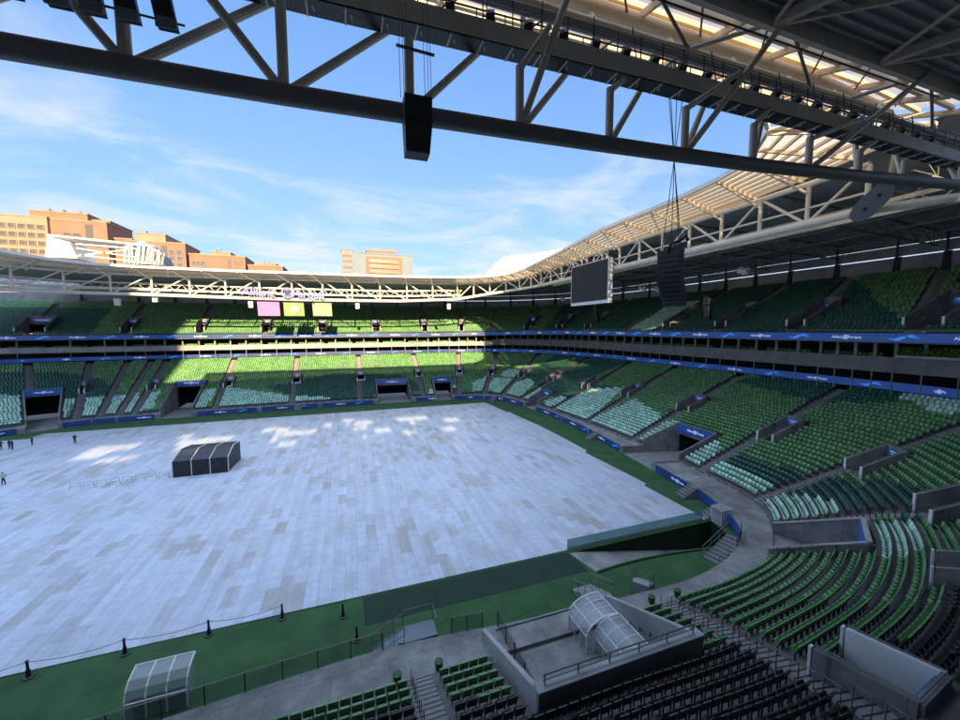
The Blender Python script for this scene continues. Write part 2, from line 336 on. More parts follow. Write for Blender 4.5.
# openings in the terraces: (s at t0, s at t0, t0, s at t1, s at t1, t1, kind)
L_OPEN = [(.95, 1.6, 0, .95, 1.6, .46, 'gate'), (4.3, 4.71, 0, 4.3, 4.71, .48, 'gate'), (7.27, 7.8, 0, 7.27, 7.8, .33, 'gate'), (8.33, 8.8, 0, 8.33, 8.8, .32, 'gate'), (15.17, 15.70, 0, 15.25, 15.73, .26, 'gate'),
  (12.25, 12.55, 0, 12.2, 12.5, .20, 'gate'),
  (17.8, 18.78, 0, 18.53, 19.15, .27, 'pit'), (21.41, 22.39, 0, 21.41, 22.39, .22, 'platform'),
  (1.93, 2.07, .40, 1.93, 2.07, .56, 'vom'), (3.93, 4.07, .40, 3.93, 4.07, .56, 'vom'), (5.0, 5.12, .38, 5.0, 5.12, .54, 'vom'), (5.97, 6.09, .38, 5.97, 6.09, .54, 'vom'), (6.97, 7.09, .38, 6.97, 7.09, .54, 'vom'), (7.96, 8.08, .40, 7.96, 8.08, .56, 'vom'), (8.96, 9.12, .42, 8.96, 9.12, .58, 'vom'),
  (9.95, 10.12, .40, 9.95, 10.12, .58, 'vom'), (10.97, 11.14, .41, 10.97, 11.14, .60, 'vom'), (11.88, 12.06, .42, 11.88, 12.06, .60, 'vom'), (12.86, 13.02, .42, 12.86, 13.02, .60, 'vom'),
  (13.86, 14.03, .43, 13.86, 14.03, .60, 'vom'), (14.93, 15.11, .43, 14.93, 15.11, .60, 'vom'), (16.02, 16.23, .37, 16.02, 16.23, .57, 'vom'), (17.13, 17.46, .38, 17.17, 17.46, .56, 'vom'),
  (18.42, 18.80, .43, 18.45, 18.72, .60, 'vom'), (20.97, 21.19, .36, 20.97, 21.17, .48, 'vom'), (19.55, 19.85, .40, 19.6, 19.85, .55, 'vom')]
U_OPEN = [(.62, .76, .10, .62, .76, .44, 'vom')]+[(s-.07, s+.07, .10, s-.07, s+.07, .42, 'vom') for s in (1.4, 2.4, 3.45, 4.4, 5.35, 6.3, 7.2)]+[(s, s+w, .10, s, s+w, .48, 'vom') for s, w in ((9.0, .2), (10.0, .2), (11.0, .16), (12.9, .16), (13.85, .16), (14.72, .17), (16.0, .25))]
def o_rng(o, t):
    k = (t-o[2])/(o[5]-o[2]); return o[0]+(o[3]-o[0])*k, o[1]+(o[4]-o[1])*k
# gangways: (s at t=0, s at t=1)
L_AISLE = [(i, i) for i in range(1, 17)]+[(16.99, 17.42), (17.74, 19.6), (21.05, 21.5), (23.0, 23.0), (3.55, 3.55), (24.0, 24.0)]
U_AISLE = [(s, s) for s in (.69, 1.4, 2.4, 3.45, 4.4, 5.35, 6.3, 7.2, 8.1, 9.1, 10.1, 11.08, 12.0, 12.98, 13.93)]+[(14.83, 14.56), (16.15, 15.4), (17.2, 17)]
AW = .62
def build_terrace(name, fn, ss0, ss1, nr, opens, parent, mats, tmax=1.0):
    mb = MB()
    for r in range(nr):
        t0, t1 = r/nr, (r+1)/nr; tm = (t0+t1)/2
        cut = [(o_rng(o, tm)[0]-(.05 if o[6] == 'pit' else 0), o_rng(o, tm)[1]) for o in opens if o[2]-1e-6 <= tm <= o[5]]
        sv = set(np.round(srange(ss0, ss1), 4))
        for a, b in cut: sv |= {round(a, 4), round(b, 4)}
        sv = np.array(sorted(x for x in sv if ss0 <= x <= ss1))
        mid = (sv[:-1]+sv[1:])/2
        zr = fn(sv, np.full(len(sv), r/(nr-1)))[:, 2]; zp = fn(sv, np.full(len(sv), (r-1)/(nr-1)))[:, 2]
        a = fn(sv, np.full(len(sv), t0)); b = fn(sv, np.full(len(sv), t1)); a[:, 2] = zr; b[:, 2] = zr
        c = a.copy(); c[:, 2] = zp
        for i in range(len(mid)):
            if any(x < mid[i] < y for x, y in cut): continue
            mb.mi = 0; mb.quad(a[i], a[i+1], b[i+1], b[i]); mb.mi = 1; mb.quad(c[i], c[i+1], a[i+1], a[i])
    return mb.build(name, mats, parent)
def zrow(fn, s, t, nr):
    r = min(nr-1, max(0, int(t*nr+1e-6))); return float(fn(np.array([s]), np.array([r/(nr-1)]))[0, 2]), r
def stairs(fn, a, nr, parent, t_lo=0, t_hi=1, opens=()):
    mb = MB(); nb_ = MB()
    for r in range(nr):
        for h in (0, 1):
            t0 = (r+h*.5)/nr; t1 = (r+h*.5+.5)/nr; tm = (t0+t1)/2
            s = a[0]+(a[1]-a[0])*tm
            if any(o[2] <= tm <= o[5] and o_rng(o, tm)[0]-.02 < s < o_rng(o, tm)[1]+.02 for o in opens):
                if mb.f:
                    o = mb.build('aisle_stairs', M_['step'], parent); k_ = nb_.build('step_shadow', M_['black'], o); k_.matrix_parent_inverse = Matrix.Identity(4); mb = MB(); nb_ = MB()
                continue
            z = float(fn(np.array([s]), np.array([r/(nr-1)]))[0, 2])+(.19 if h else .012)
            p0 = fn(np.array([a[0]+(a[1]-a[0])*t0]), np.array([t0]))[0]; p1 = fn(np.array([a[0]+(a[1]-a[0])*t1]), np.array([t1]))[0]
            d = Vector(p1-p0); d.z = 0; d.normalize(); n = Vector((-d.y, d.x, 0))*AW
            q = [Vector((p0[0], p0[1], 0))-n, Vector((p0[0], p0[1], 0))+n, Vector((p1[0], p1[1], 0))+n, Vector((p1[0], p1[1], 0))-n]
            mb.hexa([Vector((v.x, v.y, z-.25)) for v in q]+[Vector((v.x, v.y, z)) for v in q])
            e = d*.05; nb_.hexa([Vector((v.x, v.y, z+.002)) for v in (q[0]-d*.01, q[1]-d*.01, q[1]+e, q[0]+e)]+[Vector((v.x, v.y, z+.012)) for v in (q[0]-d*.01, q[1]-d*.01, q[1]+e, q[0]+e)])  # dark strips painted in for the shadow line at each step edge
    if mb.f: o = mb.build('aisle_stairs', M_['step'], parent); k_ = nb_.build('step_shadow', M_['black'], o); k_.matrix_parent_inverse = Matrix.Identity(4)

# ------------------------------------------------------------------ ground
mb = MB(); mb.quad((-3000, -3000, -4), (3000, -3000, -4), (3000, 3000, -4), (-3000, 3000, -4)); struct(mb.build('ground', M_['conc_d']))
ring = [tuple(P2(s)) for s in srange(.3, 24.9, .2)]
turf = ring+[(-70, 20.4), (-70, 80)]
ramp = [(17.9, 27.7), (18.6, 24.6), (20.8, 24.75), (23.1, 24.8), (25.8, 24.65), (28.3, 24.35), (30.6, 23.95), (32.4, 23.75), (34.0, 25.1), (34.9, 27.7)]
def poly_sheet(outer, hole, z, name, m):
    polys = [[Vector((x, y, 0)) for x, y in outer]]+([[Vector((x, y, 0)) for x, y in hole]] if hole else [])
    flat = [p for q in polys for p in q]; mb = MB(); mb.v = [(p.x, p.y, z) for p in flat]; mb.f = [tuple(t) for t in tessellate_polygon(polys)]; mb.m = [0]*len(mb.f)
    return mb.build(name, m)
struct(poly_sheet(turf, ramp, 0, 'turf', M_['turf']))
# sunken service ramp that dives under the deck corner
def rz(x): return -.02-max(0, (x-18.5))*.19
mb = MB()
xs = [17.9, 18.6, 20.8, 23.1, 25.8, 28.3, 30.6, 32.4, 34.9]
yn = lambda x: np.interp(x, [17.9, 18.6, 20.8, 23.1, 25.8, 28.3, 30.6, 32.4, 34.9], [27.6, 24.6, 24.75, 24.8, 24.65, 24.35, 23.95, 23.75, 26])
for a, b in zip(xs[:-1], xs[1:]):
    mb.mi = 0; mb.quad((a, yn(a), rz(a)), (b, yn(b), rz(b)), (b, 27.75, rz(b)), (a, 27.75, rz(a)))
    mb.mi = 1; mb.quad((a, yn(a), rz(a)), (b, yn(b), rz(b)), (b, yn(b), 0), (a, yn(a), 0)); mb.quad((a, 27.75, rz(a)), (b, 27.75, rz(b)), (b, 27.75, 0), (a, 27.75, 0))
mb.quad((34.9, 26, rz(34.9)), (34.9, 27.75, rz(34.9)), (34.9, 27.75, 0), (34.9, 26, 0))
struct(mb.build('service_ramp', [M_['conc'], M_['matg']]))
mb = MB()      # low green kerb round the ramp mouth
for i in range(1, 8): mb.beam((*ramp[i], .06), (*ramp[i+1], .06), .18, .14)
struct(mb.build('ramp_kerb', M_['turf']))
deck = [(-60, 27.95), (34.64, 28.1), (34.73, 37.0), (35.42, 37.4), (35.17, 50.4), (35.97, 51), (36.28, 59.9), (36.18, 69.2), (35.98, 70.2), (35.39, 81.5), (34.94, 81.7), (33.9, 94.4), (-56.2, 94.2), (-56.25, 90.7), (-64, 90.7), (-64, 27.95)]
mb = MB(); mb.prism(deck, .01, .07); struct(mb.build('event_floor', M_['deck']))
mb = MB(); mb.quad((.35, 25.05, .008), (18.0, 25.0, .008), (17.9, 27.9, .008), (.35, 27.9, .008)); struct(mb.build('ground_sheet', M_['matg']))
# concourse round the pitch
GATES = [o for o in L_OPEN if o[6] == 'gate']
def conc_segments(a, b):
    cuts = sorted((o[0], o[1]) for o in GATES); out = []; x = a
    for c0, c1 in cuts:
        if c1 < a or c0 > b: continue
        out.append((x, c0)); x = c1
    out.append((x, b)); return out
mb = MB()
for a, b in conc_segments(.3, 24.9):
    ss = srange(a, b)
    for s0, s1 in zip(ss[:-1], ss[1:]):
        p0, p1 = P2(s0), P2(s1); f0, f1 = L3(np.float64(s0), np.float64(.0)), L3(np.float64(s1), np.float64(.0))
        mb.quad((*p0, 1), (*p1, 1), (f1[0], f1[1], 1), (f0[0], f0[1], 1))
        mb.quad((*p0, -.05), (*p1, -.05), (*p1, 1), (*p0, 1)); mb.quad((f0[0], f0[1], .9), (f1[0], f1[1], .9), (f1[0], f1[1], 1.26), (f0[0], f0[1], 1.26))
    for s in (a, b):
        p, f = P2(s), L3(np.float64(s), np.float64(0.)); mb.quad((*p, -.05), (f[0], f[1], -.05), (f[0], f[1], 1), (*p, 1))
struct(mb.build('concourse', M_['conc']))

# ------------------------------------------------------------------ grandstands
def opens_in(ops, a, b): return [o for o in ops if (o[0]+o[1])/2 > a and (o[0]+o[1])/2 < b]
STANDS = [('far', .3, 9.5, 'lower green seating tier along the far side opposite, low sun across its top rows'),
          ('right', 9.5, 17.72, 'lower green seating tier behind the right end of the white floor'),
          ('near', 17.72, 24.9, 'shaded lower seating tier in the foreground with grey stairs down to the turf')]
LOW = {}
for nm, a, b, lab in STANDS:
    t = thing('grandstand', lab, 'grandstand', tuple(np.round(L3(np.float64((a+b)/2), np.float64(.5), 0), 2))); LOW[nm] = t
    build_terrace('terrace', L3, a, b, NR_L, L_OPEN, t, [M_['terr'], M_['terr']])
    for k, al in enumerate(L_AISLE):
        if a < al[0] < b: stairs(L3, al, NR_L, t, opens=L_OPEN)
UPP = {}
USTANDS = [('far', 0, 8.1, 'upper green seating tier on the far side, left part in shade and rest in sun'), ('right', 8.1, 18, 'shaded upper dark green seating tier above the right end')]
for nm, a, b, lab in USTANDS:
    t = thing('upper_grandstand', lab, 'grandstand', tuple(np.round(U3(np.float64((a+b)/2), np.float64(.5), 0), 2))); UPP[nm] = t
    build_terrace('terrace', U3, a, b, NR_U, U_OPEN, t, [M_['terr'], M_['terr']])
    for al in U_AISLE:
        if a <= al[0] < b: stairs(U3, al, NR_U, t, opens=U_OPEN)
    mb = MB(); strip(mb, uprof, srange(a, b), [(0, None, .0), (0, None, -.95), (.52, None, -5.9)]); mb.build('soffit', M_['conc_d'], t)
    mb = MB(); strip(mb, uprof, srange(a, b), [(-.004, None, .42), (-.004, None, .75), (.002, None, .75), (.002, None, .42)]); mb.build('guard_glass', M_['glass'], t)
    pz = -.75 if nm == 'far' else 0
    # box level under the upper tier
    mb = MB(); strip(mb, uprof, srange(a, b), [(.1, 16.25+pz, 0), (.1, 14.3 if nm == 'right' else 14.15, 0), (.52, 14.3+pz, 0)]); strip(mb, uprof, srange(a, b), [(.52, 15.1+pz, 0), (.115, 15.1+pz, 0), (.115, 16.25+pz, 0), (.1, 16.25+pz, 0)])
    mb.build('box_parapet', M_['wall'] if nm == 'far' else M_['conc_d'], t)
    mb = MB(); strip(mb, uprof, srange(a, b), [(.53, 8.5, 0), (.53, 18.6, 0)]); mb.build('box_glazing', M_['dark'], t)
    mb = MB()
    for s in np.arange(a+.12, b, .25 if nm == 'far' else .22):
        p = U3(np.float64(s), np.float64(.13)); q = U3(np.float64(s), np.float64(.11)); mb = MB(); mb.beam((p[0], p[1], 15.4), (p[0], p[1], 18.3+pz), .35); mb.build('box_column', M_['conc'], t); mb = MB(); mb.beam((q[0], q[1], 11.6), (q[0], q[1], 14.3), .12); mb.build('gallery_post', M_['conc'], t)
    # rear wall of the tier, a gap of daylight, then sloping cladding
    mb = MB(); mb.mi_prof = None
    strip(mb, uprof, srange(a, b), [(1.0, None, -1), (1.03, None, 0), (1.03, None, 2.7)]); mb.build('rear_wall', M_['wall'], t)
    mb = MB(); strip(mb, uprof, srange(a, b), [(1.04, None, 2.80), (1.06, None, 4.3)]); strip(mb, uprof, srange(a, b), [(1.06, None, 4.36), (1.2, None, 7.2)]); mb.build('rear_cladding', M_['wall'], t)
    mb = MB()
    for s in np.arange(a+.3, b, .5):
        mb = MB(); p = U3(np.float64(s), np.float64(1.02)); p2 = U3(np.float64(s), np.float64(1.04)); mb.beam((p[0], p[1], p[2]-.5), (p2[0], p2[1], p[2]+2.9), .8, .5); mb.beam((p[0], p[1], p[2]+2.6), (p[0], p[1], p[2]+6), .22); mb.build('rear_column', M_['black'], t)
mb = MB()
ss = srange(.3, 17.6)
strip(mb, lambda s, pr: [tuple(L3(np.float64(s), np.float64(1.0), 10.88)), tuple(U3(np.float64(min(17.9, max(0, s+.0))), np.float64(.53), 10.88)) if False else tuple(L3(np.float64(s), np.float64(1.3), 10.88))], ss, [0, 1])
mb.build('gallery_floor', M_['conc_d'], LOW['right'])
for k, (s, t_, w, d) in enumerate(()): pass

# the near upper tier (behind and under the camera): slab, wall with a daylight gap, posts
t = thing('upper_grandstand', 'near side upper tier that the view is taken from', 'grandstand', (0, -12, 0))
mb = MB(); mb.hexa([(-75, -.9, 17.4), (90, -.9, 17.4), (90, -24, 27.5), (-75, -24, 27.5), (-75, -.9, 18.2), (90, -.9, 18.2), (90, -24, 28.6), (-75, -24, 28.6)]); mb.build('terrace', M_['conc'], t)
mb = MB(); mb.box(-75, -24.6, -4, 96, -24.1, 28.9); mb.box(-75, -6.6, -4, 60, -6.2, 17.5); mb.build('rear_wall', M_['wall'], t)
mb = MB(); gr = random.Random(11)      # boards added out of view, slots shaped to cast sun patches on the floor
for (za, zb, pr_) in ((28.9, 29.9, .30), (29.9, 31.0, .42), (31.0, 32.2, .5), (32.2, 33.4, .45), (33.4, 35.2, .18)):
    x = -75
    while x < 96:
        w_ = gr.uniform(.5, 3.2); inb = -46 < x < 16 and math.sin(x*.45+za*.9) > -.35
        if not (inb and gr.random() < pr_): mb.box(x, -24.55, za, min(96, x+w_), -24.15, zb)
        x += w_
mb.build('sun_slot_boards', M_['wall'], t)
mb = MB(); mb.box(50, -30, -4, 96, -26, 44); mb.build('sun_block', M_['wall'], t)  # unseen block added to keep sun off the right lower stand
mb = MB(); mb.box(58.8, 11.2, 17, 92, 11.6, 36.6); mb.build('sun_screen_wall', M_['wall'], t)  # unseen wall added to hold the sun off the right upper tier
# ------------------------------------------------------------------ seats
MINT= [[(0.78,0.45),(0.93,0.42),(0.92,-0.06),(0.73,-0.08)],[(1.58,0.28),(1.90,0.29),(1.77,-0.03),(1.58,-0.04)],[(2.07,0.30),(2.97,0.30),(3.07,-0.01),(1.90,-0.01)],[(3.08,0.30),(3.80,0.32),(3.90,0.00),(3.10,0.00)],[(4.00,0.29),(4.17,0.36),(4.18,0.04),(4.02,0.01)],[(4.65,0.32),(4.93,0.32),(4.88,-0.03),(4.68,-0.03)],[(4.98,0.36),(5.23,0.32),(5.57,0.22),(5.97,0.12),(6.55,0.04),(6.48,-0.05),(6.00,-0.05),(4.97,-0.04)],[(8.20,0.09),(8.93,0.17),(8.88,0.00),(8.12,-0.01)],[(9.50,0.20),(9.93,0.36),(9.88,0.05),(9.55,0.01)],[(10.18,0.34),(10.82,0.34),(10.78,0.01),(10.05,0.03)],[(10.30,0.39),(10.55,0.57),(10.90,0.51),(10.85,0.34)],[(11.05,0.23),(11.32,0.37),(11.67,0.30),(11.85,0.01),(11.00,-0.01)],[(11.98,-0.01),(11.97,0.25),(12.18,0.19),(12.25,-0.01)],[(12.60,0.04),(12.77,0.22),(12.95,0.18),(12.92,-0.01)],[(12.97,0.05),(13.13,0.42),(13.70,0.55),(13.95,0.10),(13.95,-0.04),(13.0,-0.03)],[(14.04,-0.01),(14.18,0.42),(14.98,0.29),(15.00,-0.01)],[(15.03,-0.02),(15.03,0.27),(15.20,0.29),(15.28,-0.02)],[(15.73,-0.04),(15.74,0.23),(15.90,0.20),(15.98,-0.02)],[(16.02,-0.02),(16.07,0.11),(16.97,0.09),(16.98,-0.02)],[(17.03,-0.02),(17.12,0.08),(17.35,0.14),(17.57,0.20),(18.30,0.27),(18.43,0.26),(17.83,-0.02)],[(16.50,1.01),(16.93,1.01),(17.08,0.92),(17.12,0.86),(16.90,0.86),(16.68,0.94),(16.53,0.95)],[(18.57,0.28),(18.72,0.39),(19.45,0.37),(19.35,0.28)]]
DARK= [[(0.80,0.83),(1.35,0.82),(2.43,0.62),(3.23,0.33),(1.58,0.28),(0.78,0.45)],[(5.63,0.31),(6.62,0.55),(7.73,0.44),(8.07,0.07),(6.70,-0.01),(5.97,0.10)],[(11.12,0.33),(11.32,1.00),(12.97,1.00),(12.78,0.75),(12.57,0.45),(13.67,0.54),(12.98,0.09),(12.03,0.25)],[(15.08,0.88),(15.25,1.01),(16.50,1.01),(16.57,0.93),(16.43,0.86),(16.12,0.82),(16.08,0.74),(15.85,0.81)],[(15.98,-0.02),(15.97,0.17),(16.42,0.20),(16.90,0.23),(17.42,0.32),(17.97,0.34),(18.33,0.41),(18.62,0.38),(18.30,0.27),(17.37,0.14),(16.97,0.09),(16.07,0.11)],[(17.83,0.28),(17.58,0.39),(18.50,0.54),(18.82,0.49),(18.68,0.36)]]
UPL= [[(14.55,1.01),(15.57,1.01),(16.07,0.48),(15.98,0.13),(15.75,0.24),(15.07,0.56)],[(0.87,0.78),(1.32,0.79),(1.43,0.24),(1.23,0.33)],[(0.45,0.66),(0.53,0.71),(0.80,0.26),(0.55,0.12)]]
def inside(P, x, y):
    x = np.asarray(x); y = np.asarray(y); c = np.zeros(x.shape, bool); n = len(P)
    for i in range(n):
        (x1, y1), (x2, y2) = P[i], P[(i+1) % n]
        if y1 == y2: continue
        c ^= ((y1 > y) != (y2 > y)) & (x < (x2-x1)*(y-y1)/(y2-y1)+x1)
    return c
def seat_rows(fn, a, b, nr, opens, aisles, pitch=.55):
    """yields arrays: pos, facing, s, t, row, index along the row, block id"""
    out = []
    for r in range(nr):
        tm = (r+.62)/nr
        edges = [a+.0, b-.0]
        cuts = []
        sv = np.linspace(a, b, int((b-a)*60)+2)
        P = fn(sv, np.full(len(sv), tm)); P[:, 2] = fn(sv, np.full(len(sv), r/(nr-1)))[:, 2]
        al = np.concatenate([[0], np.cumsum(np.linalg.norm(np.diff(P[:, :2], axis=0), axis=1))])
        S = lambda s: np.interp(s, sv, al)
        for x0, x1 in aisles:
            s = x0+(x1-x0)*tm
            if a < s < b: cuts.append((S(s)-AW-.06, S(s)+AW+.06))
        for o in opens:
            if o[2]-.5/nr <= tm <= o[5]+.75/nr:
                x0, x1 = o_rng(o, min(max(tm, o[2]), o[5]))
                if x1 > a and x0 < b: cuts.append((S(x0)-.35, S(x1)+.35))
        cuts.sort(); x = 0.; segs = []
        for c0, c1 in cuts:
            if c0 > x: segs.append((x, c0))
            x = max(x, c1)
        segs.append((x, al[-1]))
        for bi, (x0, x1) in enumerate(segs):
            n = int((x1-x0)/pitch)
            if n < 2: continue
            q = x0+(x1-x0-n*pitch)/2+(np.arange(n)+.5)*pitch
            s = np.interp(q, al, sv)
            pos = np.stack([np.interp(q, al, P[:, i]) for i in range(3)], 1)
            tan = np.stack([np.interp(q+.2, al, P[:, i])-np.interp(q-.2, al, P[:, i]) for i in range(2)], 1); tan /= np.linalg.norm(tan, axis=1)[:, None]
            out.append((pos, tan, s, np.full(n, tm), np.full(n, r), np.arange(n), np.full(n, bi)))
    return [np.concatenate(z) for z in zip(*out)]
# a seat, local: x along the row, y = forward (towards the field), z up
def seat_back(n=3):      # rounded shell profile, (x, z) outline
    w, h0, h1 = .245, .38, .84
    o = [(-w, h0), (w, h0), (w, h1-.07)]
    for i in range(1, n): a = math.pi/2*i/n; o.append((w-.07+.07*math.cos(a), h1-.07+.07*math.sin(a)))
    o += [(w-.07, h1), (-w+.07, h1)]
    for i in range(1, n): a = math.pi/2+math.pi/2*i/n; o.append((-w+.07+.07*math.cos(a), h1-.07+.07*math.sin(a)))
    o.append((-w, h1-.07)); return o
def lowseat():
    v, f = [], []
    def hexa(p):
        k = len(v); v.extend(p)
        for q in ((3, 2, 1, 0), (4, 5, 6, 7), (0, 1, 5, 4), (1, 2, 6, 5), (2, 3, 7, 6), (3, 0, 4, 7)): f.append([k+i for i in q])
    hexa([(-.24, -.10, .38), (.24, -.10, .38), (.24, -.04, .38), (-.24, -.04, .38), (-.22, -.22, .84), (.22, -.22, .84), (.22, -.18, .84), (-.22, -.18, .84)])
    hexa([(-.2, -.03, .36), (.2, -.03, .36), (.2, .10, .36), (-.2, .10, .36), (-.2, .02, .40), (.2, .02, .40), (.2, .22, .50), (-.2, .22, .50)])
    return np.array(v), np.array(f)
lower = seat_rows(L3, .3, 24.9, NR_L, L_OPEN, L_AISLE)
upper = seat_rows(U3, 0, 18, NR_U, U_OPEN, U_AISLE)
sL, tL = lower[2], lower[3]
colL = np.full(len(sL), 1)
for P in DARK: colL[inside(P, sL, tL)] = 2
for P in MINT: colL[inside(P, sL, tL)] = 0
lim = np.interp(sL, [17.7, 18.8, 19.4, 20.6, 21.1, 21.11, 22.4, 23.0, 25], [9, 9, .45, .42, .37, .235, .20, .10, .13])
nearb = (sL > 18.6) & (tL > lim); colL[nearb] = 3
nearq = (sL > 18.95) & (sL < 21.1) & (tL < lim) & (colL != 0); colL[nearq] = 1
colU = np.full(len(upper[2]), 1)
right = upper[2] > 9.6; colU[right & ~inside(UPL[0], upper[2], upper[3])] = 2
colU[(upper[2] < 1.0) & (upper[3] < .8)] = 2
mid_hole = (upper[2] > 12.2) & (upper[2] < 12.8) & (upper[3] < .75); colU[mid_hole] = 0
# club seats, two rows on the box level
def club():
    out = []
    for r, (t, z) in enumerate(((.16, 15.45), (.21, 15.8))):
        sv = np.linspace(0, 18, 1100); P = U3(sv, np.full(len(sv), t)); al = np.concatenate([[0], np.cumsum(np.linalg.norm(np.diff(P[:, :2], axis=0), axis=1))])
        q = np.arange(.3, al[-1], .55); keep = (np.floor(q/8.2) % 1 == 0) & ((q % 8.2) > 1.3); q = q[keep]
        pos = np.stack([np.interp(q, al, P[:, 0]), np.interp(q, al, P[:, 1]), z-.75*(1-np.clip((np.interp(q, al, sv)-8.0)/.3, 0, 1))], 1)
        tan = np.stack([np.interp(q+.2, al, P[:, i])-np.interp(q-.2, al, P[:, i]) for i in range(2)], 1); tan /= np.linalg.norm(tan, axis=1)[:, None]
        s = np.interp(q, al, sv); m = s < 15.8; out.append((pos[m], tan[m]))
    return [np.concatenate(z) for z in zip(*out)]
cp, ct = club()
pos = np.concatenate([lower[0], upper[0], cp]); tan = np.concatenate([lower[1], upper[1], ct]); col = np.concatenate([colL, colU, np.full(len(cp), 1)])
isl = np.concatenate([np.arange(len(sL)), np.full(len(upper[0])+len(cp), -1)])
vis = in_view(pos+[0, 0, .6], 60)
# facing: towards the field = left normal or right normal of the tangent; the ring runs clockwise seen from above
fac = np.stack([tan[:, 1], -tan[:, 0]], 1)
dist = np.linalg.norm(pos-CAMP, axis=1)
strict = in_view(pos+[0, 0, .6], -4)
dd = np.where(strict & (isl >= 0), dist, 1e9); order = np.argsort(dd)[:300]
single = np.zeros(len(pos), bool); single[order] = True
LV, LF = lowseat()
idx = np.where(vis & ~single)[0]
X = np.concatenate([tan[idx], np.zeros((len(idx), 1))], 1); Y = np.concatenate([fac[idx], np.zeros((len(idx), 1))], 1)
vv = pos[idx][:, None, :]+LV[None, :, 0:1]*X[:, None, :]+LV[None, :, 1:2]*Y[:, None, :]+LV[None, :, 2:3]*np.array([0, 0, 1.])
nv = len(LV); ff = (LF[None]+(np.arange(len(idx))*nv)[:, None, None]).reshape(-1, 4)
me = bpy.data.meshes.new('stadium_seats'); me.vertices.add(len(idx)*nv); me.vertices.foreach_set('co', vv.reshape(-1).astype(np.float32))
me.loops.add(ff.size); me.loops.foreach_set('vertex_index', ff.reshape(-1).astype(np.int32)); me.polygons.add(len(ff))
me.polygons.foreach_set('loop_start', (np.arange(len(ff))*4).astype(np.int32)); me.polygons.foreach_set('loop_total', np.full(len(ff), 4, np.int32))
for k in ('mint', 'green', 'dgreen', 'dgreen_shaded'): me.materials.append(M_[k])
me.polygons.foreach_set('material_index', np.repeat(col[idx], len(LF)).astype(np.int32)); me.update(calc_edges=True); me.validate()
so_ = bpy.data.objects.new('stadium_seats', me); C.objects.link(so_)
so_['kind'] = 'stuff'; so_['label'] = 'rows of mint, green and dark green plastic seats filling the stands'; so_['category'] = 'seats'
print('seats', len(idx), 'of', len(pos))
# the 300 nearest seats: shell, tipped-up pan, bracket
def seat_proto(k):
    mb = MB(); o = seat_back(3); n = len(o); tilt = lambda z: -.06-.13*(z-.40)/.42
    bul = lambda x: .04*(1-(x/.245)**2)
    fr = [(x, tilt(z)+.03-bul(x), z) for x, z in o]; bk = [(x, tilt(z)-.03-bul(x), z) for x, z in o]
    mb.v = fr+bk; mb.f = [tuple(range(n)), tuple(range(2*n-1, n-1, -1))]+[(i, n+i, n+(i+1) % n, (i+1) % n) for i in range(n)]; mb.m = [0]*len(mb.f)
    a = mb.build('backrest', M_[k]).data
    mb = MB(); mb.hexa([(-.2, -.03, .36), (.2, -.03, .36), (.2, .02, .36), (-.2, .02, .36), (-.2, .10, .56), (.2, .10, .56), (.2, .15, .55), (-.2, .15, .55)]); b = mb.build('seat_pan', M_[k]).data
    mb = MB(); mb.box(-.21, -.09, 0, -.17, -.03, .44); mb.box(.17, -.09, 0, .21, -.03, .44); mb.box(-.22, -.1, .34, .22, -.05, .39); c = mb.build('bracket', M_['black']).data
    return a, b, c
before = set(bpy.data.objects)
protos = {c: seat_proto(k) for c, k in ((0, 'mint'), (1, 'green'), (2, 'dgreen'), (3, 'dgreen_shaded'))}
for o in set(bpy.data.objects)-before: bpy.data.objects.remove(o)
CN = {0: 'mint green', 1: 'mid green', 2: 'dark green', 3: 'shade-darkened green'}
seen = {}
for i in order:
    k = isl[i]; s, t_, r, ix, bl = (lower[j][k] for j in range(2, 7))
    blk = 'left of the grey stairs' if s > 23 else 'right of the grey stairs' if s > 22.4 else 'behind the grey platform' if s > 21.4 else 'beside the platform right wall' if s > 21.1 else 'in the curved corner block'
    rr = ordn(int(r)+1)
    key = (int(col[i]), blk, int(r)); seen.setdefault(key, []).append(i)
for (c, blk, r), L in seen.items():
    L.sort(key=lambda i: -lower[2][isl[i]] if 'right of the grey' in blk or 'platform' in blk else lower[2][isl[i]])
    ref = {'left of the grey stairs': 'grey stairs', 'right of the grey stairs': 'grey stairs', 'behind the grey platform': 'left end', 'beside the platform right wall': 'platform wall', 'in the curved corner block': 'corner pit'}[blk]
    if blk == 'left of the grey stairs': L.sort(key=lambda i: lower[2][isl[i]])
    for n, i in enumerate(L):
        yaw = math.atan2(tan[i, 1], tan[i, 0])
        # local x = tangent, local y must be facing; facing is -90 deg from the tangent, so turn the seat half round
        o = thing('stadium_chair', f'{CN[c]} folding chair, {ordn(n+1)} from the {ref}, {ordn(r+1)} row {blk}', 'chair', tuple(pos[i]), 'seats of the near stand')
        o.rotation_euler = (0, 0, yaw+math.pi)
        for me_, nm in zip(protos[c], ('backrest', 'seat_pan', 'bracket')):
            q = bpy.data.objects.new(nm, me_); C.objects.link(q); q.parent = o
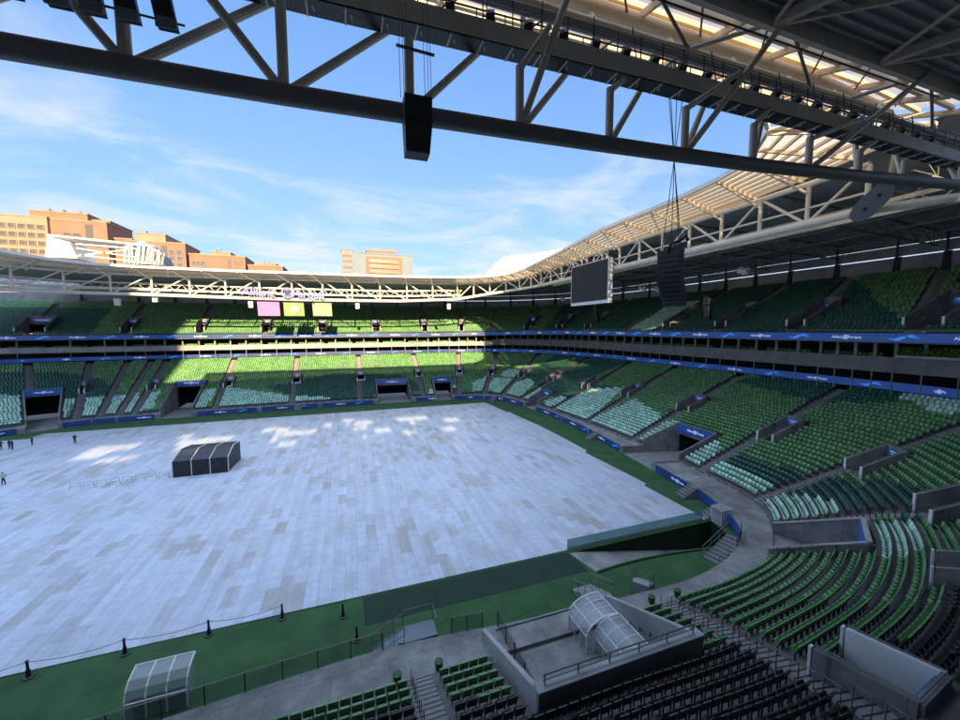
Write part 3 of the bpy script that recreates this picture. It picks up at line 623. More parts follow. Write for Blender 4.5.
# ------------------------------------------------------------------ LED ribbons and perimeter boards
def emblem_mesh():
    if 'emb' in _txt: return _txt['emb']
    bm = bmesh.new()
    for r0, r1, a0, a1, n in ((.36, .5, 0, 360, 20), (0.0, .24, 0, 360, 12)):
        for i in range(n):
            x0, x1 = math.radians(a0+(a1-a0)*i/n), math.radians(a0+(a1-a0)*(i+1)/n)
            vs = [bm.verts.new((r*math.cos(a), r*math.sin(a), .012)) for r, a in ((r0, x0), (r1, x0), (r1, x1), (r0, x1))]
            if r0 == 0: vs = vs[1:]
            bm.faces.new(vs)
    for i in range(-1, 2):
        vs = [bm.verts.new((x, y, .012)) for x, y in ((i*.14-.045, -.37), (i*.14+.045, -.37), (i*.14+.045, .37), (i*.14-.045, .37))]; bm.faces.new(vs)
    me = bpy.data.meshes.new('emblem'); bm.to_mesh(me); bm.free(); _txt['emb'] = me; return me
def wave_mesh():
    if 'wave' in _txt: return _txt['wave']
    v, f = [], []
    for j, (a, w, ph) in enumerate(((.36, .16, 0), (.26, .10, .9))):
        k = len(v); n = 16
        for i in range(n+1):
            x = -1.6+3.2*i/n; y = a*math.sin(x*2.0+ph)*math.exp(-(x/1.5)**2*.4)-.04*j; h = w*(1-(x/1.62)**2)
            v += [(x, max(-.48, y-h), .006+.003*j), (x, min(.48, y+h), .006+.003*j)]
        f += [(k+2*i, k+2*i+2, k+2*i+3, k+2*i+1) for i in range(n)]
    me = bpy.data.meshes.new('wave'); me.from_pydata(v, [], f); _txt['wave'] = me; return me
def brand(parent, o, x, up, h, off=.03, wave=False):
    """the ground's name in two words with the emblem between, height h"""
    x = Vector(x).normalized(); up = Vector(up).normalized(); z = x.cross(up); o = Vector(o)+z*off
    m0 = frame_mat(o, x, up)
    if wave: put(wave_mesh(), 'wave', parent, m0 @ Matrix.Diagonal((h*1.1, h, 1, 1)), M_['ledc']); return
    for w, dx in (('Allianz', -1.75), ('Parque', 1.85)):
        put(text_mesh(w), 'lettering', parent, m0 @ Matrix.Translation((dx*h*.62, 0, 0)) @ Matrix.Diagonal((h*.62, h*.62, 1, 1)), M_['ledw'])
    put(emblem_mesh(), 'emblem', parent, m0 @ Matrix.Diagonal((h*.75, h*.75, 1, 1)), M_['ledw'])
def ribbon(name, label, fn, a, b, z0, z1, parent_label, step, hh, skip=(), size=None):
    t = thing(name, label, 'LED board', tuple(fn((a+b)/2, z0)))
    mb = MB(); mb.mi_prof = None
    ss = srange(a, b, .06)
    pts = [fn(s, 0) for s in ss]
    for s0, s1 in zip(ss[:-1], ss[1:]):
        zz0, zz1 = z0(s0) if callable(z0) else z0, z1(s0) if callable(z1) else z1
        y0, y1 = z0(s1) if callable(z0) else z0, z1(s1) if callable(z1) else z1
        p, q = fn(s0, 0), fn(s1, 0); d = Vector((q[0]-p[0], q[1]-p[1], 0)).normalized(); n = Vector((d.y, -d.x, 0))*.12
        P, Q = Vector((p[0], p[1], 0)), Vector((q[0], q[1], 0))
        mb.hexa([P+Vector((0, 0, zz0))-n, Q+Vector((0, 0, y0))-n, Q+Vector((0, 0, y0)), P+Vector((0, 0, zz0)), P+Vector((0, 0, zz1))-n, Q+Vector((0, 0, y1))-n, Q+Vector((0, 0, y1)), P+Vector((0, 0, zz1))])
    mb.build('panel', M_['board' if 'pitch-side' in label else 'led'], t)
    al = np.concatenate([[0], np.cumsum([math.dist(pts[i][:2], pts[i+1][:2]) for i in range(len(pts)-1)])])
    k = 0; x = step*.5
    while x < al[-1]:
        s = float(np.interp(x, al, ss)); p = np.array(fn(s, 0)); q = np.array(fn(min(b, s+.02), 0)); d = q-p; d[2] = 0
        za, zb = (z0(s) if callable(z0) else z0), (z1(s) if callable(z1) else z1)
        c = Vector((p[0], p[1], (za+zb)/2)); dv = Vector(d).normalized(); nrm = Vector((dv.y, -dv.x, 0))
        if bool(in_view(np.array(c[:]), 30)): brand(t, c, dv, (0, 0, 1), hh, off=.0, wave=(k % 2 == 1))
        k += 1; x += step/2
    return t
def fix_dir(f): return f
# the ring is walked clockwise; seen from the field the tangent points to the right on every side
def uf(s, _): p = U3(np.float64(s), np.float64(0.0)); return (p[0], p[1], 0)
def ub(s, _):
    p = U3(np.float64(s), np.float64(0.0)); q = U3(np.float64(s), np.float64(.01)); d = np.array(p-q)[:2]; d /= np.linalg.norm(d); return (p[0]+d[0]*.16, p[1]+d[1]*.16, 0)
def lb(s, _): p = L3(np.float64(s), np.float64(.995)); return (p[0], p[1], 0)
def pb(s, _):
    p = P2(s); q = P2(s+.01); d = np.array([q[0]-p[0], q[1]-p[1]]); d /= np.linalg.norm(d); return (p[0]+d[1]*.14, p[1]-d[0]*.14, 0)
ribbon('led_board', 'long blue LED ribbon board below the upper tier on the far side', ub, 0, 8.1, lambda s: 18.2+udz(s), lambda s: 19.25+udz(s), '', 13, .8)
ribbon('led_board', 'long blue LED ribbon board below the upper tier at the right end', ub, 8.1, 18, lambda s: 18.2+udz(s), lambda s: 19.25+udz(s), '', 11, .8)
ribbon('led_board', 'thin blue LED strip at the back of the lower tier on the far side', lb, .3, 9.5, 11.9, 12.85, '', 15, .7)
ribbon('led_board', 'thin blue LED strip at the back of the lower tier at the right end', lb, 9.5, 17.7, 11.85, 12.9, '', 13, .7)
segs = []
for a, b in conc_segments(.35, 18.3):
    n = max(1, round((b-a)/1.0)); e = np.linspace(a+.04, b-.04, n+1); segs += list(zip(e[:-1]+.03, e[1:]-.03))
nb = len(segs)
side = lambda s: 'far' if s < 10 else 'right'
cnt = {'far': 0, 'right': 0}
for a, b in segs:
    sd_ = side((a+b)/2); cnt[sd_] += 1
    ribbon('advertising_board', f'blue pitch-side board on the {sd_} touchline, {ordn(cnt[sd_])} from the {"left" if sd_=="far" else "far corner"}', pb, a, b, .12, 1.12, '', 9.0, .6)['category'] = 'advertising board'
# ------------------------------------------------------------------ openings in the terraces
def opening(o, fn, nr, k, ups=False):
    kind = o[6]; s_m = (o[0]+o[1])/2; t0, t1 = o[2], o[5]
    z0, r0 = zrow(fn, s_m, t0, nr); z1, r1 = zrow(fn, s_m, t1+.5/nr, nr)
    def pt(side, t, z):
        a, b = o_rng(o, t); p = fn(np.array([a if side == 0 else b]), np.array([t]))[0]; return Vector((p[0], p[1], z))
    lt = t0; lz = z0
    if kind == 'gate': lz = .05
    A0, B0, A1, B1 = pt(0, lt, lz), pt(1, lt, lz), pt(0, t1, lz), pt(1, t1, lz)
    if kind == 'gate':
        pa, pb_ = P2(o[0]), P2(o[1]); A0, B0 = Vector((*pa, .012)), Vector((*pb_, .012))
    return A0, B0, A1, B1, z0, z1

def wall_between(mb, A, B, zb0, zb1, zt0, zt1, th=.22):
    d = Vector((B.x-A.x, B.y-A.y, 0)).normalized(); n = Vector((-d.y, d.x, 0))*th/2
    mb.hexa([Vector((A.x, A.y, zb0))-n, Vector((B.x, B.y, zb1))-n, Vector((B.x, B.y, zb1))+n, Vector((A.x, A.y, zb0))+n, Vector((A.x, A.y, zt0))-n, Vector((B.x, B.y, zt1))-n, Vector((B.x, B.y, zt1))+n, Vector((A.x, A.y, zt0))+n])
def vomitory(o, fn, nr, label):
    A0, B0, A1, B1, z0, z1 = opening(o, fn, nr, 0)
    c = (A0+B0)/2; t = thing('stairway_entrance', label, 'stand entrance', tuple(c))
    top = z1+.95
    wm = M_['white' if 'white-walled' in label else 'conc']; top = top-(.5 if 'white-walled' in label else 0)
    mb = MB(); wall_between(mb, A0, A1, z0-.4, z0-.4, z0+1.35, top); mb.build('side_wall', wm, t)
    mb = MB(); wall_between(mb, B0, B1, z0-.4, z0-.4, z0+1.35, top); mb.build('side_wall', M_['conc'], t)
    zf = z0-.05
    mb = MB(); mb.quad((A0.x, A0.y, zf), (B0.x, B0.y, zf), (B1.x, B1.y, zf), (A1.x, A1.y, zf)); mb.build('floor', M_['conc_d'], t)
    hd = min(2.2, max(1.1, z1-z0-.35))      # doorway into the stand, lintel above
    mb = MB(); wall_between(mb, A1, B1, zf+hd, zf+hd, top, top, .3); mb.build('lintel', M_['conc'], t)
    mb = MB(); off = (A1-A0).normalized()*2.5
    for P, Q in ((A1, A1+off), (B1, B1+off), (A1+off, B1+off)): mb.quad((P.x, P.y, zf), (Q.x, Q.y, zf), (Q.x, Q.y, zf+hd), (P.x, P.y, zf+hd))
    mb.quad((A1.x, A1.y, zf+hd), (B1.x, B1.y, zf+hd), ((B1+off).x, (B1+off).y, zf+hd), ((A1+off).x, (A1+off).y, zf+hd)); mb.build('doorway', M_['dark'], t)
    mid = (A1+B1)/2-(A1-A0).normalized()*.18; x = (B1-A1); x.z = 0; w = x.length; x.normalize()
    zs = (zf+hd+top)/2; mb = MB(); n = (A1-A0); n.z = 0; n.normalize()
    a = mid-x*w*.36; b = mid+x*w*.36; hh = min(.75, (top-zf-hd)*.8)
    mb.beam((a.x, a.y, zs), (b.x, b.y, zs), .06, hh); s = mb.build('sign', M_['led'], t)
    f = mid-n*.05
    for q in (0, 1): 
        mb = MB(); w2 = w*(.28-.07*q); mb.beam((f-x*w2)+Vector((0, 0, zs-f.z+.12-.24*q)), (f+x*w2)+Vector((0, 0, zs-f.z+.12-.24*q)), .02, .07); mb.build('lettering', M_['ledw'], t)
    mb = MB()       # rail on the walls
    for P, Q in ((A0, A1), (B0, B1)): mb.tube([(P.x, P.y, z0+1.5), (Q.x, Q.y, top+.12)], .03, 6)
    mb.tube([(A1.x, A1.y, top+.12), (B1.x, B1.y, top+.12)], .03, 6); mb.build('handrail', M_['grey'], t)
    mb = MB()       # white ends of the two side walls
    for P, Q in ((A0, A1), (B0, B1)):
        mb = MB(); d = (P-Q); d.z = 0; d.normalize(); e = P+d*.13; mb.beam((e.x, e.y, z0-.1), (e.x, e.y, z0+1.36), .24, .1, up=d)
        mb.build('wall_end', M_['white'], t)
def gate(o, label):
    A0, B0, A1, B1, z0, z1 = opening(o, L3, NR_L, 0)
    t = thing('pitch_gate', label, 'tunnel entrance', tuple((A0+B0)/2)); top = z1+1.0
    F0, F1 = [Vector(tuple(L3(np.float64(s), np.float64(0.)))) for s in (o[0], o[1])]
    for P0, F, P in ((A0, F0, A1), (B0, F1, B1)):
        mb = MB(); wall_between(mb, P0, F, -.05, -.05, 1.1, 1.2); wall_between(mb, F, P, -.05, -.05, 2.2, top); mb.build('side_wall', M_['conc'], t)
    mb = MB(); mb.quad((A0.x, A0.y, .014), (B0.x, B0.y, .014), (B1.x, B1.y, .014), (A1.x, A1.y, .014)); mb.build('floor', M_['step'], t)
    hd = max(2.2, (top-1.9)) if top < 6 else top-1.7
    mb = MB(); wall_between(mb, A1, B1, hd, hd, top, top, .35); mb.build('lintel', M_['conc_d'], t)
    off = (A1-A0); off.z = 0; off = off.normalized()*7; mb = MB()
    for P, Q in ((A1, A1+off), (B1, B1+off), (A1+off, B1+off)): mb.quad((P.x, P.y, 0), (Q.x, Q.y, 0), (Q.x, Q.y, hd), (P.x, P.y, hd))
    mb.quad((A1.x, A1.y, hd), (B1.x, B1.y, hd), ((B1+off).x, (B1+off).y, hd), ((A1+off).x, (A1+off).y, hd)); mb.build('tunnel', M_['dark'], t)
    n = off.normalized(); x = (B1-A1); x.z = 0; w = x.length; x.normalize(); mid = (A1+B1)/2-n*.25
    mb = MB(); zc = (hd+top)/2+.1; mb.beam((mid-x*w*.49)+Vector((0, 0, zc-mid.z)), (mid+x*w*.49)+Vector((0, 0, zc-mid.z)), .1, min(1.3, top-hd-.1)); mb.build('sign_board', M_['led'], t)
    brand(t, Vector((mid.x, mid.y, zc))-n*.06, x, (0, 0, 1), min(.8, w*.13), off=.0)
    return t
gl = ['wide dark gate at the far left with brown crate inside and blue sign above', 'wide dark gate left of the centre of the far stand with sloping side walls', 'square dark gate under a blue sign near the far stand centre right', 'small dark gate with blue sign close to the far right corner', 'wide concrete gate with blue sign in the right end stand', 'small gate with blue sign at the corner end of the right stand']
for o, l in zip(GATES, gl): gate(o, l)
vo = [o for o in L_OPEN if o[6] == 'vom']; vn = 0
names = ['leftmost small stair entrance in far lower tier', 'second small stair entrance from left in far lower tier', 'third small stair entrance from left in far lower tier', 'fourth small stair entrance from left in far lower tier', 'stair entrance above and left of the square far gate', 'stair entrance right of the square far gate', 'stair entrance above the small corner gate', 'stair entrance at the bend of the far right corner',
 'second concrete stair entrance after the far corner bend', 'third concrete stair entrance after the far corner bend', 'fourth concrete stair entrance after the far corner bend', 'concrete stair entrance above the farthest big mint seat patch', 'concrete stair entrance above the nearer big mint seat patch', 'open walled stair entrance in the middle of the right stand', 'open walled stair entrance among green seats toward the near right corner', 'walled stair entrance beside the corner pit at the far right of the view', 'white-walled stair entrance among the dark shaded seats at lower right', 'low grey-walled stair entrance between corner rows at right edge']
white_vom = None
for o, l in zip(vo, names): vomitory(o, L3, NR_L, l)
un = ['upper left corner stair entrance with pale booth']+[f'{ordn(i)} stair entrance along the far upper tier from the left' for i in range(2, 9)]+['upper stair entrance at the corner bend', 'upper stair entrance just right of the corner bend', 'upper stair entrance below the big video screen', 'upper stair entrance left of the small line array', 'upper stair entrance right of the small line array', 'upper stair entrance in the middle of the right upper tier', 'upper stair entrance with blue sign at the far right of the view']
for o, l in zip(U_OPEN, un): vomitory(o, U3, NR_U, l)
# ------------------------------------------------------------------ the walled pit in the near corner
o = [x for x in L_OPEN if x[6] == 'pit'][0]
A0, B0, A1, B1, z0, z1 = opening(o, L3, NR_L, 0)
t = thing('viewing_pit', 'grey walled terrace pit cut into the curved corner rows, blue inner wall', 'terrace pit', tuple((A0+B0)/2))
top = z1+.9
for P, Q, nm in ((A0, A1, 'side_wall'), (B0, B1, 'side_wall')):
    mb = MB(); wall_between(mb, P, Q, .6, .6, 1.9, top); mb.build(nm, M_['conc'], t)
mb = MB(); wall_between(mb, A1, B1, .6, .6, top, top); mb.build('end_wall', M_['conc'], t)
mb = MB(); q = (A1-A0).normalized()*.16; wall_between(mb, A1-q+(B1-A1)*.04, B1-q-(B1-A1)*.04, z0, z0, top-.15, top-.15, .05); mb.build('blue_panel', M_['led'], t)
mb = MB(); mb.quad((A0.x, A0.y, 1.02), (B0.x, B0.y, 1.02), (B1.x, B1.y, 1.02), (A1.x, A1.y, 1.02)); mb.build('floor', M_['conc'], t)
mb = MB()
for P, Q in ((A0, A1), (B0, B1)): mb.beam((P.x, P.y, 1.95), (Q.x, Q.y, top+.05), .34, .1)
mb.beam((A1.x, A1.y, top+.055), (B1.x, B1.y, top+.055), .34, .1); mb.build('coping', M_['wall'], t)
# ------------------------------------------------------------------ the grey platform in front of the near stand
t = thing('grey_platform', 'flat grey concrete platform with low parapet with a shelter on it', 'platform', (11.7, 17, 1))
X0, X1, Y0, Y1 = 7.25, 16.3, 13.35, 20.75
mb = MB(); mb.box(X0, Y0, .2, X1, Y1, 1.03); mb.build('floor', M_['conc'], t)
tz = lambda y: 1.25+10.35*max(0, (18.8-y))/24.8
for x, nm in ((X0, 'side_wall'), (X1, 'side_wall')):
    mb = MB(); mb.hexa([(x-.13, Y1-.3, .9), (x+.13, Y1-.3, .9), (x+.13, Y0, .9), (x-.13, Y0, .9), (x-.13, Y1-.3, 1.55), (x+.13, Y1-.3, 1.55), (x+.13, Y0, tz(Y0)+.95), (x-.13, Y0, tz(Y0)+.95)]); mb.build(nm, M_['wall'], t)
zt = tz(Y0)+.95
mb = MB(); mb.box(X0-.13, Y0-.2, .9, X1+.13, Y0-.01, zt); mb.build('rear_wall', M_['conc_d'], t)
mb = MB(); mb.box(X0-.16, Y0-.25, zt, X1+.16, Y0+.28, zt+.09); mb.build('coping', M_['wall'], t)
mb = MB()
for i in range(6):
    x = X0+.3+i*(X1-X0-.6)/5; mb.beam((x, Y0+.05, zt), (x, Y0+.05, zt+.55), .05)
mb.tube([(X0+.2, Y0+.05, zt+.55), (X1-.2, Y0+.05, zt+.55)], .035, 8); mb.tube([(X0+.2, Y0+.05, zt+.3), (X1-.2, Y0+.05, zt+.3)], .025, 8); mb.build('handrail', M_['grey'], t)
mb = MB(); mb.box(X0+.9, Y1-.1, 1.03, X1, Y1+.02, 1.13); mb.build('kerb', M_['step'], t)
# glass screen running down the left edge of the platform
t = thing('glass_balustrade', 'clear glass balustrade on dark posts along the platform left edge', 'balustrade', (8.3, 17, 1))
for i in range(6):
    y = 20.9-i*1.3; mb = MB(); mb.beam((8.35, y, 1.03), (8.35, y, 2.15), .06); mb.build('post', M_['black'], t)
mb = MB(); mb.box(8.335, 14.4, 1.1, 8.365, 20.9, 2.1); mb.build('pane', M_['glass'], t)
# curved translucent shelter over the players' stairs
t = thing('curved_shelter', 'curved translucent player tunnel shelter with white ribs on the grey platform', 'shelter', (14.3, 17, 1))
def arch(x0, x1, y, h, n=12, z=1.03):
    p = []
    for i in range(n+1):
        a = math.pi-(math.pi*.62)*i/n*1.0
        p.append((i/n, a))
    pts = [Vector((x0, y, z)), Vector((x0, y, z+h*.5))]
    for i in range(1, n+1):
        a = math.pi-math.radians(112)*i/n
        pts.append(Vector((x0+(x1-x0)*.62+(x1-x0)*.62*math.cos(a), y, z+h*.5+h*.5*math.sin(a))))
    return pts
for y0, y1, h, xx in ((19.3, 17.4, 1.95, 12.55), (17.3, 14.9, 1.95, 13.0)):
    a, b = arch(xx, 15.1, y0, h), arch(xx, 15.1, y1, h)
    mb = MB()
    for i in range(1, len(a)-1): mb.quad(a[i], b[i], b[i+1], a[i+1])
    mb.build('canopy_sheet', M_['poly'], t, smooth=True)
    for f in (0, .33, .66, 1):
        mb = MB(); mb.tube([p+(q-p)*f for p, q in zip(a, b)], .06 if f in (0, 1) else .035, 6); mb.build('rib', M_['white'], t)
    for i in (1, 5, 9, 13):
        mb = MB(); mb.tube([a[i], b[i]], .03, 6); mb.build('purlin', M_['white'], t)
    mb = MB(); mb.quad(a[0]+Vector((0, 0, .1)), b[0]+Vector((0, 0, .1)), b[1], a[1]); mb.build('side_sheet', M_['glass'], t)
# ------------------------------------------------------------------ shelters, stairs, railings beside the turf
def bench_shelter(name, label, x0, x1, y, z):
    t = thing(name, label, 'shelter', ((x0+x1)/2, y, z))
    prof = [(.0, 0), (0, .7), (.04, 1.15), (.2, 1.5), (.55, 1.78), (1.1, 1.92), (1.35, 1.95)]
    n = 3
    mb = MB()
    for (a, b), (c, d) in zip(prof[:-1], prof[1:]): mb.quad((x0, y+a, z+b), (x1, y+a, z+b), (x1, y+c, z+d), (x0, y+c, z+d))
    mb.build('canopy_sheet', M_['poly'], t, smooth=True)
    for i in range(n+1):
        x = x0+(x1-x0)*i/n; mb = MB(); mb.tube([(x, y+a, z+b) for a, b in prof], .045, 6); mb.build('rib', M_['white'], t)
    for a, b in ((0, .95), (1.35, 1.95)):
        mb = MB(); mb.tube([(x0, y+a, z+b), (x1, y+a, z+b)], .04, 6); mb.build('rail', M_['white'], t)
    mb = MB()
    for x in (x0, x1): mb.v += [(x, y, z+.1), (x, y+1.0, z+.1), (x, y+1.2, z+1.0), (x, y+1.1, z+1.85), (x, y+.2, z+1.45)]; k = len(mb.v)-5; mb.f.append((k, k+1, k+2, k+3, k+4)); mb.m.append(0)
    mb.build('side_sheet', M_['poly'], t)
    for i in range(6):
        xx = x0+.35+i*(x1-x0-.7)/5; mb = MB(); mb.box(xx-.2, y+.35, z+.05, xx+.2, y+.75, z+.45); mb.box(xx-.2, y+.2, z+.45, xx+.2, y+.3, z+.95); mb.build('bench_seat', M_['black'], t)
bench_shelter('bench_shelter', 'curved clear bench shelter with white ribs on turf beside the near walkway', -11.4, -8.75, 22.5, .02)
def stair_unit(name, label, top, bot, w, n, zt, mat_='bgrey', rails=True, zb=0):
    """steps from point top (x,y) down to bot, width w"""
    T, B = Vector((*top, 0)), Vector((*bot, 0)); d = (B-T); L = d.length; d.normalize(); s = Vector((-d.y, d.x, 0))*w/2
    t = thing(name, label, 'stairs', (top[0], top[1], zb))
    mb = MB()
    for i in range(n):
        a = T+d*L*i/n; b = T+d*L*(i+1)/n; z = zt-(zt-zb)*i/n
        mb.hexa([(a-s)+Vector((0, 0, zb)), (b-s)+Vector((0, 0, zb)), (b+s)+Vector((0, 0, zb)), (a+s)+Vector((0, 0, zb)), (a-s)+Vector((0, 0, z)), (b-s)+Vector((0, 0, z)), (b+s)+Vector((0, 0, z)), (a+s)+Vector((0, 0, z))])
    mb.build('steps', M_[mat_], t)
    if rails:
        for q in (-1, 1):
            mb = MB(); a = T+s*q*1.04; b = B+s*q*1.04
            mb.tube([a+Vector((0, 0, zt+1)), b+Vector((0, 0, zb+1))], .03, 6); mb.tube([a+Vector((0, 0, zt+.5)), b+Vector((0, 0, zb+.5))], .02, 6)
            for f in (0, .33, .66, 1): p = a+(b-a)*f; z = zt+(zb-zt)*f; mb.tube([p+Vector((0, 0, z)), p+Vector((0, 0, z+1))], .025, 6)
            mb.build('handrail', M_['grey'], t)
    return t
t = stair_unit('pitch_stairs', 'grey metal stairs with railing from the walkway left onto turf', (2.6, 22.25), (.7, 22.35), 1.1, 5, 1.0)
mb = MB(); mb.box(2.6, 21.62, .85, 4.6, 22.95, 1.01); mb.build('landing', M_['bgrey'], t)
mb = MB()
for x in (2.65, 4.55): mb.tube([(x, 22.92, 1), (x, 22.92, 2.1)], .03, 6)
mb.tube([(2.65, 22.92, 2.1), (4.55, 22.92, 2.1), (4.55, 21.6, 2.1)], .03, 6); mb.tube([(2.65, 22.92, 1.5), (4.55, 22.92, 1.5)], .02, 6); mb.build('handrail', M_['grey'], t)
stair_unit('pitch_stairs', 'narrow concrete stairs with white handrails from the curved shelter down to turf', (16.3, 20.9), (16.3, 23.4), 1.7, 6, 1.0, 'step')
stair_unit('pitch_stairs', 'caged metal stairs from the curved concourse down beside the ramp', (32.6, 23.4), (28.6, 22.6), 1.4, 8, 1.05, 'conc_d')
stair_unit('pitch_stairs', 'small metal stair with hoop rails at the near turf edge', (19.9, 21.2), (21.4, 22.3), 1.2, 4, 1.0, 'wall')
for (s, lab) in ((16.62, 'dark metal steps over the boards left of the white cabinet'), (17.35, 'dark metal steps over the boards beside the white cabinet'), (14.55, 'small dark metal steps at the boards before the concrete gate'), (10.6, 'small dark steps at the boards in the far right corner'), (6.1, 'dark steps over the boards on the far side')):
    p = P2(s); q = P2(s+.02); d = np.array(q)-np.array(p); d /= np.linalg.norm(d); n = np.array([d[1], -d[0]])
    stair_unit('board_steps', lab, (p[0]+n[0]*.2, p[1]+n[1]*.2), (p[0]+n[0]*2.0, p[1]+n[1]*2.0), 1.5, 5, 1.15, 'conc_d', rails=False)
# fence glass along the near walkway
def fence(label, s0, s1, skip=()):
    ss = np.arange(s0, s1, .14); t = thing('glass_fence', label, 'fence', (*P2((s0+s1)/2), 1))
    pts = [Vector((*P2(s), 1)) for s in ss]
    for p in pts: mb = MB(); mb.beam(p, p+Vector((0, 0, 1.08)), .05); mb.build('post', M_['black'], t)
    mb = MB(); mb.tube([p+Vector((0, 0, 1.08)) for p in pts], .03, 6); mb.build('top_rail', M_['grey'], t)
    mb = MB()
    for a, b in zip(pts[:-1], pts[1:]): mb.quad(a+Vector((0, 0, .08)), b+Vector((0, 0, .08)), b+Vector((0, 0, 1.0)), a+Vector((0, 0, 1.0)))
    mb.build('pane', M_['glass'], t)
fence('clear fence between grey walkway and turf, right of the metal landing', 22.3, 22.72)
fence('clear fence between grey walkway and turf, left of the metal landing', 23.1, 24.9)
fence('clear railing along the curved concourse edge in the near corner', 18.0, 18.6)
# teal acrylic strip at the deck edge
t = thing('acrylic_barrier', 'teal clear acrylic barrier along the white floor edge above the ramp', 'barrier', (26, 28, .07))
mb = MB(); mb.box(18.0, 28.15, .08, 34.2, 28.19, 1.0); mb.build('pane', M_['teal'], t)
mb = MB(); mb.box(18.0, 28.12, .08, 34.2, 28.22, .16); mb.build('base_rail', M_['grey'], t)
# white cabinet
t = thing('white_cabinet', 'white cabinet standing on turf in the near corner by the boards', 'cabinet', (35.6, 27.2, 0))
mb = MB(); mb.box(34.9, 26.6, 0, 36.3, 27.8, 1.5); mb.build('body', M_['white'], t)
mb = MB(); mb.box(34.85, 26.7, .15, 34.9, 27.7, 1.4); mb.build('door', M_['wall'], t)
mb = MB(); mb.box(34.8, 26.5, 1.5, 36.4, 27.9, 1.56); mb.build('lid', M_['wall'], t)
# rope posts
SP = [(-18.1, 27.5), (-13.7, 27.6), (-9.3, 27.6), (-5.0, 27.6), (-1.04, 26.4), (-.16, 23.96)]
lb_ = ['leftmost black rope post on the turf', 'second black rope post from left on the turf', 'third black rope post from left on the turf', 'fourth black rope post from left on the turf', 'black post standing alone left of the dark sheet', 'black post nearest the metal landing stairs']
for (x, y), l in zip(SP, lb_):
    t = thing('rope_post', l, 'post', (x, y, 0), 'rope posts along the white floor edge')
    mb = MB(); mb.tube([(x, y, 0), (x, y, .06), (x, y, .1), (x, y, .5)], [.24, .24, .12, .10], 12); mb.build('base', M_['black'], t)
    mb = MB(); mb.tube([(x, y, .5), (x, y, 1.0), (x, y, 1.05)], [.07, .06, .09], 10); mb.build('pole', M_['black'], t)
for i in range(4):
    a = SP[i-1] if i else (-23, 27.4); b = SP[i]; mb = MB()
    mb.tube([(a[0]+(b[0]-a[0])*f, a[1]+(b[1]-a[1])*f, .98-.3*4*f*(1-f)*.8) for f in np.linspace(0, 1, 11)], .018, 5)
    tag(mb.build('rope', M_['grey']), ['rope leaving the frame left of the first post', 'rope between the first and second posts', 'rope between the second and third posts', 'rope between the third and fourth posts'][i], 'rope', 'ropes between the posts')
# black covered stack on the white floor
t = thing('covered_stack', 'black covered equipment stack in three bays with pale straps on white floor', 'equipment stack', (-19.9, 62.5, .07))
B_ = [(-23.1, 60.0), (-16.6, 59.9), (-16.4, 65.4), (-22.6, 65.6)]
def lerp2(a, b, f): return (a[0]+(b[0]-a[0])*f, a[1]+(b[1]-a[1])*f)
for i in range(3):
    a, b = lerp2(B_[0], B_[1], i/3+.004), lerp2(B_[0], B_[1], (i+1)/3-.004); c, d = lerp2(B_[3], B_[2], (i+1)/3-.004), lerp2(B_[3], B_[2], i/3+.004)
    m1, m2 = lerp2(a, d, .45), lerp2(b, c, .45)
    mb = MB(); zz = 2.25
    mb.v = [(*a, .07), (*b, .07), (*m2, .07), (*m1, .07), (*a, zz), (*b, zz), (*m2, 3.2), (*m1, 3.2), (*c, .07), (*d, .07), (*c, 2.9), (*d, 2.9)]
    mb.f = [(0, 1, 5, 4), (4, 5, 6, 7), (0, 4, 7, 3), (1, 2, 6, 5), (7, 6, 10, 11), (3, 7, 11, 9), (2, 8, 10, 6), (9, 11, 10, 8)]; mb.m = [0]*8
    mb.build('cover', M_['spk'], t)
for i in range(4):
    p, q = lerp2(B_[0], B_[1], i/3), lerp2(B_[3], B_[2], i/3); m = lerp2(p, q, .45); mb = MB()
    pf = (p[0], p[1]-.03); mb.tube([(*pf, .1), (*pf, 2.28), (*m, 3.24), (*q, 2.94)], .055, 6); mb.build('strap', M_['cream'], t)
# barrier row lying on the floor left of the stack
t = thing('low_barrier', 'row of low pale barriers on white floor left of the black stack', 'barrier', (-30, 59, .07))
for i in range(8):
    x = -33.5+i*1.25; mb = MB(); y = 59.4+i*.12; mb.tube([(x, y, .1), (x+.1, y, .9), (x+1.05, y, .9), (x+1.15, y, .1)], .03, 5); mb.tube([(x+.05, y, .5), (x+1.1, y, .5)], .02, 5); mb.build('hoop', M_['wall'], t)
